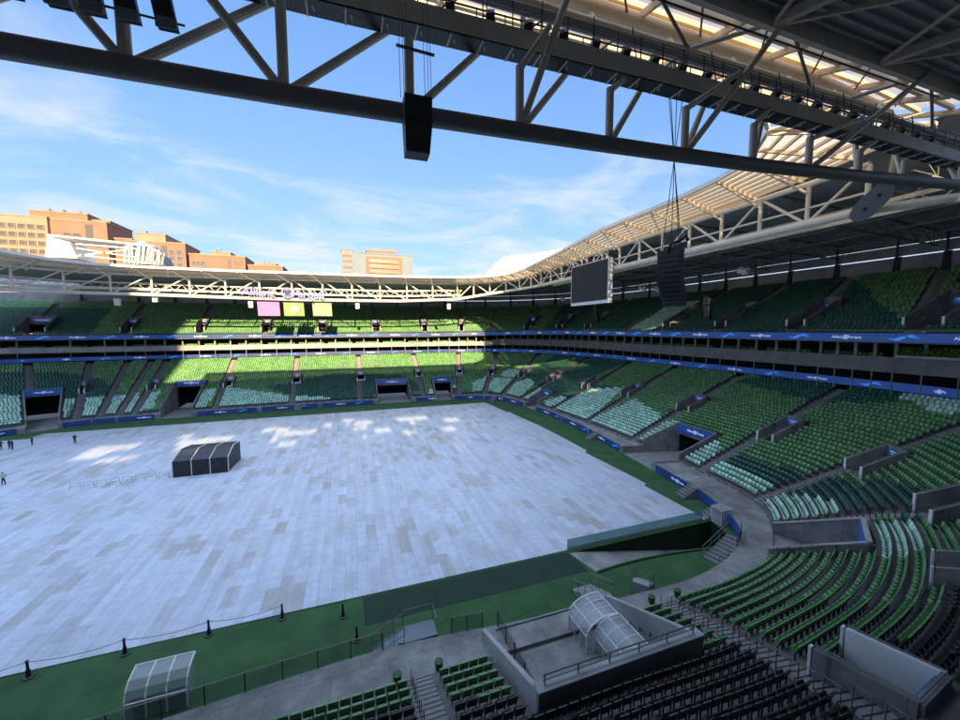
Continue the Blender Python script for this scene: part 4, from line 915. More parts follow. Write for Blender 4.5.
# ------------------------------------------------------------------ roofs and trusses
def truss(name, label, path, bay, parts_mat, ztop_off=None, bot_r=.45, top_r=.3, post_r=.16, mid=None, extra=None, diag='zig'):
    """path: list of (x,y,zb,zt)"""
    P = [np.array(p, float) for p in path]; al = np.concatenate([[0], np.cumsum([np.linalg.norm((b-a)[:2]) for a, b in zip(P[:-1], P[1:])])])
    A = np.array(P); n = max(1, int(round(al[-1]/bay))); q = np.linspace(0, al[-1], n+1)
    N = np.stack([np.interp(q, al, A[:, i]) for i in range(4)], 1)
    c = N[len(N)//2]; t = thing(name, label, 'roof truss', (c[0], c[1], c[2]))
    fine = np.linspace(0, al[-1], int(al[-1]/2)+2); F = np.stack([np.interp(fine, al, A[:, i]) for i in range(4)], 1)
    mb = MB(); mb.tube([(a[0], a[1], a[2]) for a in F], bot_r, 12); mb.build('bottom_chord', parts_mat, t, smooth=True)
    mb = MB(); mb.tube([(a[0], a[1], a[3]) for a in F], top_r, 10); mb.build('top_chord', parts_mat, t, smooth=True)
    for i, a in enumerate(N):
        mb = MB(); mb.tube([(a[0], a[1], a[2]), (a[0], a[1], a[3])], post_r, 8, False); mb.build('post', parts_mat, t)
        if i < len(N)-1:
            b = N[i+1]; up = (i % 2 == 0) if diag == 'zig' else (i < diag) if isinstance(diag, int) else True
            mb = MB(); s, e = ((a[0], a[1], a[2]), (b[0], b[1], b[3])) if up else ((a[0], a[1], a[3]), (b[0], b[1], b[2]))
            mb.tube([s, e], post_r*.72, 8, False); mb.build('diagonal', parts_mat, t)
    if mid:
        for f in mid: mb = MB(); mb.tube([(a[0], a[1], a[2]+f) for a in F], .12, 6); mb.build('service_rail', parts_mat, t)
    return t, N
def canopy(label, inner, edge, bay, npurl=6, sheet='nose', pw=.16):
    """translucent nose from inner line to the roof edge, purlins and ribs under it"""
    I = np.array(inner, float); E = np.array(edge, float)
    ai = np.concatenate([[0], np.cumsum(np.linalg.norm(np.diff(I[:, :2], axis=0), axis=1))]); f = ai/ai[-1]
    n = max(2, int(ai[-1]/bay)); q = np.linspace(0, 1, n+1)
    fe = f if len(E) == len(I) else None
    In = np.stack([np.interp(q, f, I[:, i]) for i in range(3)], 1); En = np.stack([np.interp(q, f, E[:, i]) for i in range(3)], 1)
    c = (In[n//2]+En[n//2])/2; t = thing('roof_canopy', label, 'roof canopy', tuple(c))
    mb = MB()
    for i in range(n):
        mb.quad(In[i], In[i+1], En[i+1], En[i])
    mb.build('roof_sheet', M_[sheet], t)
    for k in range(npurl+1):
        g = k/npurl; L = In+(En-In)*g; mb = MB()
        for a, b in zip(L[:-1], L[1:]): mb.beam(a-[0, 0, .22], b-[0, 0, .22], pw if k < npurl else .3, .3 if k < npurl else .5)
        mb.build('purlin' if k < npurl else 'edge_beam', M_['tan' if k < npurl else 'cream'], t)
    for a, b in zip(In, En):
        mb = MB(); mb.beam(a-[0, 0, .6], b-[0, 0, .45], .2, .34); mb.build('rib', M_['tan'], t)
    return t, In, En
def roof(label, lines, name='roof_sheet'):
    """opaque roof: lines = list of polylines from inner to outer"""
    t = thing('stand_roof', label, 'roof', tuple(lines[0][len(lines[0])//2])); mb = MB()
    for A, B in zip(lines[:-1], lines[1:]):
        for i in range(len(A)-1):
            mb.quad(A[i], A[i+1], B[i+1], B[i]); 
            mb.quad(*[Vector(p)+Vector((0, 0, .35)) for p in (A[i], A[i+1], B[i+1], B[i])])
    mb.build('sheeting', M_['roofo'], t); return t
# far truss turns the corner and becomes the right truss
far_path = [(-66, 84, 27.4, 32.0), (-62.5, 92, 27.4, 32.0), (-58.5, 99, 27.5, 32.0), (-52, 103, 27.7, 32.0), (-43, 104, 27.7, 32.0), (-27, 104, 27.4, 32.0), (-11, 104, 27.2, 32.1), (13, 104, 27.35, 32.3), (29, 103.6, 28.2, 32.6)]
corner_path = [(29, 103.6, 28.2, 32.6), (37, 102, 29.6, 32.9), (42.5, 98.5, 30.4, 33.3), (45.2, 93, 30.7, 33.8), (46, 86, 30.75, 34.2)]
right_path = [(46, 86, 30.75, 34.2), (46, 60, 30.8, 34.6), (46, 40, 30.85, 34.8), (46, 22.5, 30.9, 35.0)]
_F, NF = truss('roof_truss', 'long cream steel roof truss along the far side stand', far_path, 7.2, M_['cream'], diag=9, mid=(1.3,), bot_r=.38, post_r=.2)
_C, NC = truss('roof_truss', 'cream roof truss bending round the far right corner', corner_path, 5, M_['cream'], bot_r=.38, post_r=.2)
_R, NRt = truss('roof_truss', 'cream steel roof truss above the right end stand behind the screen', right_path, 4.9, M_['cream'], bot_r=.42, post_r=.22, mid=(1.6,))
# canopies
c1 = canopy('pale roof canopy edge along the far side', [(-69, 80, 32.3), (-64, 95, 32.3), (-59, 101, 32.3), (-52, 104, 32.4), (-27, 104.5, 32.4), (13, 104.5, 32.6), (29, 104, 32.9)], [(-58.5, 80, 33.7), (-55.6, 88, 33.6), (-53, 94, 33.4), (-47, 98, 33.2), (-27, 98.5, 33.1), (13, 98.5, 33.4), (27, 98.4, 33.8)], 7.2, 3, 'nosef')
def edge_at(c, p, En):
    d = np.linalg.norm(En[:, :2]-p[:2], axis=1); return En[d.argmin()]
c2 = canopy('pale roof canopy round the far right corner', [(29, 104, 32.9), (38, 102.6, 33.2), (44, 99, 33.6), (46.8, 93, 34.1), (47.2, 86, 34.5)], [(27, 98.4, 33.8), (33, 97.4, 34.0), (37.5, 94.5, 34.2), (40.2, 90, 34.4), (41.0, 84, 34.7)], 4, 5, 'noser')
c3 = canopy('sunlit translucent roof canopy above the right end truss', [(47.2, 86, 34.5), (47.4, 70, 34.9), (47.4, 55, 35.4), (47.4, 40, 35.9), (47, 30, 36.1), (45, 18, 36.5)], [(41.0, 84, 34.7), (41, 70, 35.6), (41, 56, 36.9), (41, 40, 37.0), (39.5, 29.5, 37.0), (34.5, 24, 37.1)], 4.9, 8, 'noser', .22)
c4 = canopy('sunlit translucent roof canopy overhead in the near corner', [(45, 15.4, 36.6), (36, 15.4, 36.6), (22, 15.4, 36.6), (5, 15.4, 36.6), (-40, 15.4, 36.6)], [(34.5, 24, 37.4), (30.5, 22, 37.7), (22, 22, 37.8), (5, 22, 37.8), (-40, 22, 37.8)], 4.8, 7, 'nose', .26)
for N_, tr, cc in ((NF, _F, c1), (NC, _C, c2), (NRt, _R, c3)):
    for a in N_:
        q = edge_at(None, a, cc[2])
        if np.linalg.norm(q[:2]-a[:2]) < 11: mb = MB(); mb.tube([(a[0], a[1], a[3]-1.0), (a[0]+(q[0]-a[0])*.9, a[1]+(q[1]-a[1])*.9, a[3]+(q[2]-a[3])*.9-.5)], .13, 8, False); mb.build('bracket', M_['cream'], tr)
# opaque roofs
r1 = roof('dark opaque roof over the far side stand', [[(-64, 95, 32.3), (-52, 104, 32.4), (-27, 104.5, 32.4), (13, 104.5, 32.6), (29, 104, 32.9)], [(-92, 120, 33.0), (-70, 146, 33.2), (-30, 147, 33.2), (15, 147, 33.4), (45, 146, 33.6)]])
r2_ = roof('dark opaque roof over the far right corner', [[(29, 104, 32.9), (38, 102.6, 33.2), (44, 99, 33.6), (47.2, 86, 34.5)], [(45, 146, 33.6), (63, 140, 33.8), (77, 128, 34.0), (87, 100, 34.6)]])
r3 = roof('dark opaque roof over the right end stand', [[(47.2, 86, 34.5), (47.4, 70, 34.9), (47.4, 40, 35.9), (47, 30, 36.1), (45, 15.4, 36.6)], [(87, 100, 34.6), (88, 76, 34.6), (88, 40, 35), (88, 20, 35), (88, 12, 35.2)]])
r4 = roof('grey corrugated roof overhead at upper right', [[(45, 15.4, 36.6), (22, 15.4, 36.6), (-75, 15.4, 36.6)], [(50, -8, 35.2), (44, -27, 35.0), (-75, -27, 35.0)]])
# corrugation ribs and trusses below the near roof
mb = MB()
for i in range(60):
    y = 14.6-i*.62; x1 = 45+max(0, (15.4-y))*1.0; mb.beam((12, y, 36.45-(15.4-y)*.035), (x1, y, 36.45-(15.4-y)*.035), .14, .12)
mb.build('sheet_rib', M_['roofo'], r4)
mb = MB(); mb.beam((-40, 15.2, 36.2), (46, 15.2, 36.2), .3, .8); mb.build('edge_girder', M_['creamd'], r4)
for x in (12, 21.7, 31, 40):
    mb = MB(); mb.beam((x, 15.2, 36.1), (x+9, -10, 34.9), .35, .5); mb.build('rafter', M_['creamd'], r4)
for x0, x1 in ((12, 21.7), (21.7, 31), (31, 40)):
    mb = MB(); mb.beam((x0, 15.2, 36), (x1+3, 5, 35.4), .18, .2); mb.beam((x1, 15.2, 36), (x0+4, 5, 35.4), .14, .16); mb.build('brace', M_['creamd'], r4)
# trusses below the right roof
for k, y in enumerate((20, 32, 44, 56, 68, 80, 92)):
    zi = np.interp(y, [15, 40, 86], [36.4, 35.8, 34.4]); mb = MB()
    mb.beam((47, y, zi-.4), (86, y, 34.2), .25, .3); mb.beam((47, y, zi-2.6), (86, y, 32.0), .2, .22)
    for i in range(10):
        x0 = 47+3.9*i; f = (x0-47)/39; f2 = (x0+3.9-47)/39; z = lambda g: (zi-.4)+(34.2-zi+.4)*g
        mb.beam((x0, y, z(f)), (x0+3.9, y, z(f2)-2.2), .1); mb.beam((x0+3.9, y, z(f2)), (x0+3.9, y, z(f2)-2.2), .1)
    mb.build('roof_beam', M_['grey'], r3)
for x in (54, 62, 70, 78):
    mb = MB(); mb.beam((x, 8, 33.4), (x, 100, 32.6), .2, .25)
    for i in range(18): y0 = 8+5*i; mb.beam((x, y0, 33.4), (x, y0+2.5, 34.9), .09); mb.beam((x, y0+2.5, 34.9), (x, y0+5, 33.3), .09)
    mb.build('purlin_truss', M_['grey'], r3)
# service gantries: far side and right
def gantry(label, pts, h=1.4):
    t = thing('service_gantry', label, 'gantry', tuple(pts[len(pts)//2])); 
    for dz, nm in ((0, 'lower_rail'), (h, 'upper_rail')):
        mb = MB()
        for a, b in zip(pts[:-1], pts[1:]): mb.beam(Vector(a)+Vector((0, 0, dz)), Vector(b)+Vector((0, 0, dz)), .5 if dz == 0 else .3, .4)
        mb.build(nm, M_['cream'], t)
    mb = MB()
    for a, b in zip(pts[:-1], pts[1:]):
        A, B = Vector(a), Vector(b); n = max(1, int((B-A).length/1.3))
        for i in range(n):
            p = A+(B-A)*i/n; q = A+(B-A)*(i+1)/n; mb.beam(p, q+Vector((0, 0, h)), .1) if i % 2 else mb.beam(p+Vector((0, 0, h)), q, .1)
    mb.build('lacing', M_['cream'], t); return t
gantry('cream lattice gantry behind the far roof truss', [(-66, 97, 28.9), (-56, 105.5, 28.9), (-42, 106.5, 28.9), (-14, 106.5, 28.7), (12, 106.5, 28.8), (31, 106, 29.6)])
gantry('cream lattice gantry behind the right roof truss', [(53, 92, 31.6), (53, 60, 31.7), (53, 30, 31.8), (53, 10, 31.8)], 1.2)
t = thing('roof_beam', 'cream curved roof beam running right from the oval panel', 'beam', (50, 18, 31)); mb = MB(); mb.tube([(46, 22.6, 30.9), (48.5, 18.5, 30.9), (54, 14, 31.0), (62, 10, 31.2)], .4, 10); mb.build('pipe', M_['cream'], t)
# ------------------------------------------------------------------ the near truss, catwalk and overhead pipes
near_path = [(-23.9, 14.4, 27.6), (-10.6, 14.4, 27.6), (-5.94, 14.4, 27.62), (-1.8, 14.4, 27.65), (2.3, 14.4, 27.74), (6.66, 14.4, 27.85), (10.94, 14.4, 27.97), (15.2, 14.4, 28.12), (19.7, 14.4, 28.3), (24.0, 14.4, 28.55), (28.4, 14.4, 28.82), (32.9, 14.4, 29.14), (39.5, 14.4, 29.6), (47, 13.6, 30.1)]
t = thing('roof_truss', 'dark steel roof truss crossing overhead in front of the catwalk', 'roof truss', (10, 14.4, 28))
mb = MB(); mb.tube(near_path, .33, 14); mb.build('bottom_chord', M_['grey'], t, smooth=True)
mb = MB(); mb.tube([(-30, 17, 35.0), (10, 17, 35.0), (34, 17, 35.1), (44, 17.5, 34.2)], .22, 12); mb.build('top_chord', M_['tan'], t, smooth=True)
mb = MB(); mb.tube([(-30, 17.6, 36.25), (10, 17.6, 36.25), (30, 17.6, 36.15), (37, 17.8, 35.8), (42, 18.6, 35.2), (45.5, 20.5, 33.4)], .42, 16); mb.build('main_tube', M_['tan'], t, smooth=True)
STR = {6.66: (9.33, 34.43), 15.2: (23.0, 36.9), 24.0: (36.8, 36.9)}
KNEE = {6.66: (8.16, 14.8, 32.4), 15.2: (19.1, 14.85, 32.9), 24.0: (29.3, 14.85, 32.4), 10.94: (12.27, 15.2, 31.4), 19.7: (21.9, 15.2, 31.8), 28.4: (31.5, 15.2, 31.6)}
for i, p in enumerate(near_path[1:-1]):
    zt_ = 30.3 if p[0] > 0 else 36
    mb = MB(); mb.tube([p, (p[0], 14.4, max(zt_, p[2]+1.2))], .17, 10, False); mb.build('post', M_['creamd'], t)
    nx = near_path[i+2]
    mb = MB(); mb.tube([p, (p[0]+(3.3 if p[0] > 0 else 3.6)*1.32, 17, 33.2)], .15, 10, False); mb.build('diagonal', M_['creamd'], t)
    for k, (x1, z1) in STR.items():
        if abs(p[0]-k) < .1: mb = MB(); mb.tube([p, (x1, 15.1, z1)], .15, 10, False); mb.build('strut', M_['creamd'], t)
    for k, e in KNEE.items():
        if abs(p[0]-k) < .1: mb = MB(); mb.tube([(p[0], 14.4, 30.2), e], .13, 10, False); mb.build('knee_brace', M_['creamd'], t)
mb = MB(); mb.tube([(9.33, 15.1, 34.43), (12.5, 15.1, 36.7)], .15, 10, False); mb.build('strut', M_['creamd'], t)
for a in ((-5.94, -9.7), (-1.8, -5.6)):
    mb = MB(); mb.tube([(a[0], 14.4, 27.7), (a[1], 14.6, 32.5)], .15, 10, False); mb.build('diagonal', M_['creamd'], t)
for x1 in (13, 23.0, 36.8):
    mb = MB(); mb.tube([(x1, 15.2, 36.7), (x1-5.6, 17, 34.9)], .13, 8, False); mb.build('strut', M_['creamd'], t)
    mb = MB(); mb.tube([(x1, 15.2, 36.7), (x1+5.2, 17, 34.9)], .09, 8, False); mb.build('strut', M_['grey'], t)
for x in (8, 12, 17, 21.7, 26.5, 31, 36):
    mb = MB(); mb.tube([(x, 15.3, 36.3), (x+2.4, 17.6, 36.2)], .06, 6); mb.build('tie_rod', M_['grey'], t)
    mb = MB(); mb.tube([(x, 17, 35), (x, 17.6, 36)], .14, 6); mb.build('stub', M_['cream'], t)
    mb = MB(); mb.tube([(x, 17, 33.0), (x, 17, 35.0)], .13, 6); mb.build('hanger', M_['creamd'], t)
mb = MB(); mb.tube([(8, 15.2, 35.3), (38, 15.2, 35.4)], .05, 6); mb.build('cable_tray', M_['black'], t)
t = thing('roof_catwalk', 'dark maintenance catwalk with railings hung behind the overhead truss', 'catwalk', (10, 15.6, 31.6))
zc_ = lambda x: float(np.interp(x, [-12, 0, 14, 29, 40, 52], [31.4, 31.46, 31.7, 31.75, 31.63, 31.7]))
xr = np.arange(-18, 52, 1.3)
mb = MB()
for a, b in zip(xr[:-1], xr[1:]): mb.beam((a, 15.62, zc_(a)), (b, 15.62, zc_(b)), .8, .06)
mb.build('deck', M_['black'], t)
mb = MB()
for a, b in zip(xr[:-1], xr[1:]): mb.beam((a, 15.2, zc_(a)+.4), (b, 15.2, zc_(b)+.4), .08, .72)
mb.build('side_girder', M_['creamd'], t)
mb = MB()
for a, b in zip(xr[:-1], xr[1:]): mb.beam((a, 16.0, zc_(a)+.3), (b, 16.0, zc_(b)+.3), .08, .5)
mb.build('side_girder', M_['grey'], t)
for x in xr: mb = MB(); mb.beam((x, 15.14, zc_(x)+.1), (x+.25, 15.7, zc_(x)-.05), .05); mb.beam((x, 15.2, zc_(x)-.05), (x, 16.0, zc_(x)-.05), .06); mb.build('bracket', M_['creamd'], t)
for y in (15.2, 16.0):
    mb = MB()
    for x in xr: mb.beam((x, y, zc_(x)+.5), (x, y, zc_(x)+1.75), .045)
    for dz in (1.1, 1.4, 1.72): mb.tube([(x, y, zc_(x)+dz) for x in xr], .025, 5)
    mb.build('railing', M_['black'], t)
rr = random.Random(8)
mb = MB()
for x in xr[::2]: mb = MB(); mb.tube([(x+.3, 15.6, zc_(x)+.1), (x+.3+rr.uniform(-.6, .9), 15.8, zc_(x)+2.6)], .03, 5); mb.build('stay', M_['black'], t)
for x in xr[1::3]: mb = MB(); mb.tube([(x, 16, zc_(x)+.6), (x+2.2, 16.4, zc_(x)+2.5)], .045, 5); mb.build('stay', M_['black'], t)
mb = MB()
for a, b in zip(xr[:-1], xr[1:]): mb.beam((a, 16.5, 34.25+(zc_(a)-31.7)*.4), (b, 16.5, 34.25+(zc_(b)-31.7)*.4), .22, .3)
mb.build('upper_girder', M_['grey'], t)
for i, x in enumerate(np.arange(-1, 39, 1.7)):
    tt = thing('floodlight', f'small black floodlight on the overhead catwalk, {ordn(i+1)} from left', 'floodlight', (x, 15.6, zc_(x)+1.0), 'floodlights along the overhead catwalk')
    mb = MB(); z = zc_(x)+1.15; mb.beam((x, 15.4, z+.15), (x+.12, 15.8, z-.1), .36, .34); mb.build('head', M_['black'], tt)
    mb = MB(); mb.tube([(x-.24, 15.6, z-.5), (x-.24, 15.6, z+.05), (x+.28, 15.6, z+.05), (x+.28, 15.6, z-.5)], .03, 5); mb.build('yoke', M_['grey'], tt)
# floodlight heads at top left
mb = MB(); mb.tube([(-9.5, 13.5, 28.75), (-4.15, 13.5, 28.55)], .03, 6); tag(mb.build('floodlight_bar', M_['grey']), 'thin bar carrying the floodlight panels at top left', 'bar')
ll = ['leftmost dark floodlight panel at top left', 'second dark floodlight panel from the left', 'third dark floodlight panel, left of the truss post', 'dark floodlight panel directly left of the truss post', 'dark floodlight panel just right of the truss post', 'rightmost slanted dark floodlight panel at top left']
for i, (x, l) in enumerate(zip((-8.6, -7.75, -6.8, -6.1, -5.35, -4.5), ll)):
    t = thing('floodlight', l, 'floodlight', (x, 13.5, 29), 'floodlight panels at top left')
    w = .24; mb = MB(); mb.hexa([(x-w, 13.25, 28.3), (x+w, 13.25, 28.3), (x+w, 13.45, 28.26), (x-w, 13.45, 28.26), (x-w-.25, 13.4, 29.7), (x+w-.25, 13.4, 29.7), (x+w-.25, 13.6, 29.7), (x-w-.25, 13.6, 29.7)]); mb.build('panel', M_['spk'], t)
    mb = MB(); mb.box(x-w, 13.2, 28.22, x+w, 13.26, 28.5); mb.build('lens', M_['bgrey'], t)
    mb = MB(); mb.beam((x-.15, 13.55, 28.9), (x-.2, 13.9, 30.1), .09); mb.build('arm', M_['grey'], t)
# ------------------------------------------------------------------ loudspeakers
t = thing('loudspeaker', 'black two-part loudspeaker box hanging in front of the overhead truss', 'loudspeaker', (2.4, 13.6, 27.8))
x0, x1 = 1.95, 2.88
mb = MB(); mb.hexa([(x0, 13.25, 26.98), (x1, 13.25, 26.98), (x1, 13.9, 26.98), (x0, 13.9, 26.98), (x0, 13.25, 27.8), (x1, 13.25, 27.8), (x1, 13.9, 27.8), (x0, 13.9, 27.8)]); mb.build('upper_cabinet', M_['spk'], t)
mb = MB(); mb.hexa([(x0+.04, 13.4, 26.02), (x1-.07, 13.4, 26.02), (x1-.07, 13.9, 25.96), (x0+.04, 13.9, 25.96), (x0, 13.25, 26.93), (x1, 13.25, 26.93), (x1, 13.9, 26.93), (x0, 13.9, 26.93)]); mb.build('lower_cabinet', M_['spk'], t)
for x in (1.86, 1.98, 2.1, 2.7, 2.82, 2.92):
    mb = MB(); mb.tube([(x, 13.5, 27.75), (x, 13.7, 29.5), (x+.1, 14.3, 31.5)], .01, 4); mb.build('cable', M_['black'], t)
mb = MB(); mb.beam((1.75, 13.6, 29.45), (3.05, 13.6, 29.4), .1, .05); mb.build('spreader_bar', M_['black'], t)
def line_array(label, c, w, d, hts, tilt, curve, cables=None):
    """curved stack of cabinets; c = top centre; faces direction tilt (angle)"""
    t = thing('line_array', label, 'loudspeaker', c); a = 0; p = Vector(c); fx = Vector((math.cos(tilt), math.sin(tilt), 0)); sx = Vector((-math.sin(tilt), math.cos(tilt), 0))
    n = len(hts)
    for i, h in enumerate(hts):
        a = curve*(i/n)**1.5; dn = Vector((0, 0, -1))*math.cos(a)-fx*math.sin(a); f = fx*math.cos(a)+Vector((0, 0, -1))*math.sin(a)
        q = p+dn*h*.93; mb = MB()
        b = [q-sx*w/2-f*d*.5, q+sx*w/2-f*d*.5, q+sx*w/2+f*d*.5, q-sx*w/2+f*d*.5]; tp = [p-sx*w/2-f*d*.5, p+sx*w/2-f*d*.5, p+sx*w/2+f*d*.5, p-sx*w/2+f*d*.5]
        mb.hexa(b+tp); mb.build('cabinet', M_['spk'], t); p = p+dn*h
    mb = MB(); mb.beam(Vector(c)-sx*w*.55+Vector((0, 0, .12)), Vector(c)+sx*w*.55+Vector((0, 0, .12)), .5, .2); mb.build('top_frame', M_['black'], t)
    if cables:
        for k, (dx, top) in enumerate(cables): mb = MB(); mb.tube([Vector(c)+sx*dx+Vector((0, 0, .1)), top], .03, 4); mb.build('cable', M_['black'], t)
    return t
ta = math.radians(200)
t = line_array('large curved black line array hanging on long cables left of the right truss', (18.9, 18.6, 24.55), 1.3, .8, [.275]*12, math.radians(205), 1.15, [(-.55, (19.2, 18.2, 35.6)), (.5, (18.65, 19.05, 35.8)), (0, (18.9, 18.6, 35.6)), (.62, (18.55, 19.15, 35.8))])
mb = MB(); mb.tube([(18.6, 18.6, 24.6), (18.7, 18.4, 25.1), (19.1, 18.2, 25.25), (19.5, 18.1, 25.6), (19.7, 18.1, 25.3)], .1, 8); mb.build('cable_bundle', M_['black'], t)
line_array('small curved black line array in front of the right upper tier', (60, 50.6, 25.4), .9, .8, [.45]*9, math.radians(190), .55, [(0, (60, 50.6, 34))])
line_array('small curved black line array below the video screen', (60, 82.4, 25.6), .9, .8, [.45]*9, math.radians(190), .55, [(0, (60, 82.4, 33.6))])
# oval panel at the end of the right truss
t = thing('oval_panel', 'pale oval panel with round sockets at the near end of the right truss', 'panel', (45.2, 21.6, 31.2))
c = Vector((45.0, 21.7, 31.2)); ax = Vector((.1, -.78, .85)).normalized(); nx_ = Vector((-.86, -.3, -.42)).normalized(); ay = ax.cross(nx_).normalized(); nx_ = ay.cross(ax)
mb = MB(); n = 22; f0 = [c+ax*1.75*math.copysign(abs(math.cos(2*math.pi*i/n))**.8, math.cos(2*math.pi*i/n))+ay*.85*math.copysign(abs(math.sin(2*math.pi*i/n))**.8, math.sin(2*math.pi*i/n)) for i in range(n)]
mb.v = [tuple(p+nx_*.14) for p in f0]+[tuple(p-nx_*.14) for p in f0]; mb.f = [tuple(range(n)), tuple(range(2*n-1, n-1, -1))]+[(i, n+i, n+(i+1) % n, (i+1) % n) for i in range(n)]; mb.m = [0]*len(mb.f)
mb.build('plate', M_['bgrey'], t)
for k in (-.55, .75):
    mb = MB(); mb.tube([c+ax*k+nx_*.13, c+ax*k+nx_*.18], .15, 12); mb.build('socket', M_['black'], t)
# ------------------------------------------------------------------ video screen
t = thing('video_screen', 'large dark video screen in a white frame hung from the right truss', 'video screen', (45, 63.5, 28.7))
y0, y1, z0, z1 = 57.7, 69.9, 24.6, 32.7
mb = MB(); mb.box(44.5, y0, z0, 45.4, y1, z1); mb.build('housing', M_['white'], t)
mb = MB(); mb.box(44.42, y0+.25, z0+.6, 44.5, y1-.25, z1-.2); mb.build('display', mat('screen_black', (.035, .034, .036), .6, spec=.2), t)
mb = MB()
for y in (60, 64, 68): mb.beam((45.6, y, z1), (46, y, 34.2), .2)
mb.build('hanger', M_['cream'], t)
# white lamps hung below the right roof
for i, (y, z, x, l) in enumerate(((44, 29.2, 60, 'white double floodlight hanging below the right roof beside the large line array'), (66, 28.6, 60, 'white double floodlight half hidden behind the large line array'), (64, 28.3, 62, 'white floodlight hanging right of the video screen'), (98.5, 28.7, 60, 'white floodlight hanging left of the video screen'))):
    t = thing('hanging_lamp', l, 'floodlight', (x, y, z))
    for k in (0, 1): mb = MB(); mb.beam((x-.2, y+.75*k, z+.3*k), (x+.3, y+.75*k, z-.5+.3*k), .7, .9, up=(0, 1, 0)); mb.build('lamp_head', M_['white'], t)
    mb = MB(); mb.tube([(x, y+.3, z+.5), (x, y+.3, 33)], .03, 5); mb.build('rod', M_['black'], t)
# ------------------------------------------------------------------ sign, banners, white boxes along the far truss
t = thing('stadium_sign', 'large lavender lettering sign fixed to the far roof truss', 'sign', (-14.2, 103, 28.7))
blue_l = mat('lavender_letter', (.13, .14, .42), .5)
for w, dx in (('Allianz', -5.6), ('Parque', 5.2)):
    me_ = text_mesh(w+' '); put(me_, 'lettering', t, frame_mat((-14.2+dx, 102.5, 28.5-.02*dx), (1, 0, -.06), (0, 0, 1)) @ Matrix.Diagonal((2.6, 2.6, 8, 1)), blue_l)
me_ = emblem_mesh().copy(); me_.materials.clear(); put(me_, 'emblem', t, frame_mat((-14.1, 102.5, 28.7), (1, 0, 0), (0, 0, 1)) @ Matrix.Diagonal((2.6, 2.6, 4, 1)), blue_l)
def banner(label, x0, x1, z0, z1, mats, deco=None):
    t = thing('hanging_banner', label, 'banner', ((x0+x1)/2, 105, z1)); mb = MB(); n = 10
    for i in range(n):
        a, b = x0+(x1-x0)*i/n, x0+(x1-x0)*(i+1)/n; f = lambda x: .12*math.sin(x*2.1)
        for dy in (0, .02): mb.quad((a, 105+f(a)*.3+dy, z1), (b, 105+f(b)*.3+dy, z1), (b+.15, 105+f(b)+dy, z0), (a+.15, 105+f(a)+dy, z0))
    mb.build('cloth', mats, t); return t
banner('plain purple banner hanging below the far roof truss', -21.1, -16.3, 23.2, 26.8, mat('purple_cloth', (.34, .17, .36), .9))
t = banner('pale green flag banner with yellow diamond and blue disc', -15.4, -10.8, 23.2, 26.6, mat('green_cloth', (.19, .27, .12), .9))
mb = MB(); mb.quad((-15.0, 104.8, 24.95), (-13, 104.8, 23.5), (-11.1, 104.8, 24.95), (-13, 104.8, 26.35)); mb.build('diamond', mat('yellow_cloth', (.42, .37, .12), .9), t)
mb = MB(); mb.v = [(-13+.75*math.cos(i*math.pi/8), 104.75, 24.95+.75*math.sin(i*math.pi/8)) for i in range(16)]; mb.f = [tuple(range(16))]; mb.m = [0]; mb.build('disc', mat('disc_cloth', (.32, .30, .42), .9), t)
t = banner('cream banner with pale green pattern, rightmost of three', -8.8, -4.3, 23.25, 26.7, mat('cream_cloth', (.40, .37, .22), .9))
mb = MB(); mb.quad((-8.4, 104.8, 23.5), (-7.6, 104.8, 23.5), (-4.7, 104.8, 26.5), (-5.5, 104.8, 26.5)); mb.build('stripe', mat('stripe_cloth', (.28, .34, .2), .9), t)
for i, (x, z) in enumerate(((-48.3, 26), (-41.4, 26.9), (-22.5, 25.9), (2.1, 26.0), (26.9, 26.2))):
    t = thing('hanging_speaker', f'small white speaker box below the far truss, {ordn(i+1)} from left', 'loudspeaker', (x, 105.5, z), 'white boxes below the far truss')
    mb = MB(); mb.hexa([(x-.45, 105.1, z-.75), (x+.45, 105.1, z-.75), (x+.45, 105.8, z-.75), (x-.45, 105.8, z-.75), (x-.5, 105, z+.75), (x+.5, 105, z+.75), (x+.5, 105.9, z+.75), (x-.5, 105.9, z+.75)]); mb.build('cabinet', M_['white'], t)
    mb = MB(); mb.tube([(x, 105.4, z+.7), (x, 105.2, 28)], .05, 5); mb.build('rod', M_['grey'], t)
# ------------------------------------------------------------------ white corner structures on the roof
def shell(label, P, open_side=True):
    t = thing('roof_structure', label, 'roof structure', P[0]); (x0, y0, zb), (x1, y1, _) = P; return t
t = thing('roof_structure', 'white slatted frame structure on the roof at far left', 'roof structure', (-70, 150, 40))
V3 = lambda x, z, y=150: Vector((x, y, z))
tl, tr = V3(-84.5, 47.2), V3(-61, 47.3)
mb = MB(); mb.hexa([V3(-85, 41.5), V3(-77.5, 41.5), V3(-77.5, 41.5, 160), V3(-85, 41.5, 160), V3(-84, 47.6), V3(-79, 46.2), V3(-79, 46.2, 160), V3(-84, 47.6, 160)]); mb.build('end_panel', M_['cream'], t)
for k in range(6):
    f = k/5; a = V3(-83.8, 47.9, 150+7*f); b = V3(-58.5, 46.4+.6*math.sin(f*3), 150+7*f); mb = MB(); mb.beam(a+Vector((0, 0, -f*.8)), b+Vector((0, 0, -f*.8)), .9, .5); mb.build('slat', M_['cream'], t)
for a, b in (((-77.5, 44.6), (-62, 42.4)), ((-77.5, 42.2), (-64, 45.2)), ((-77, 42.6), (-60, 41.0)), ((-77.5, 45.8), (-63, 45.3))):
    mb = MB(); mb.beam(V3(*a), V3(*b), .35); mb.build('brace', M_['cream'], t)
rnd = random.Random(3)
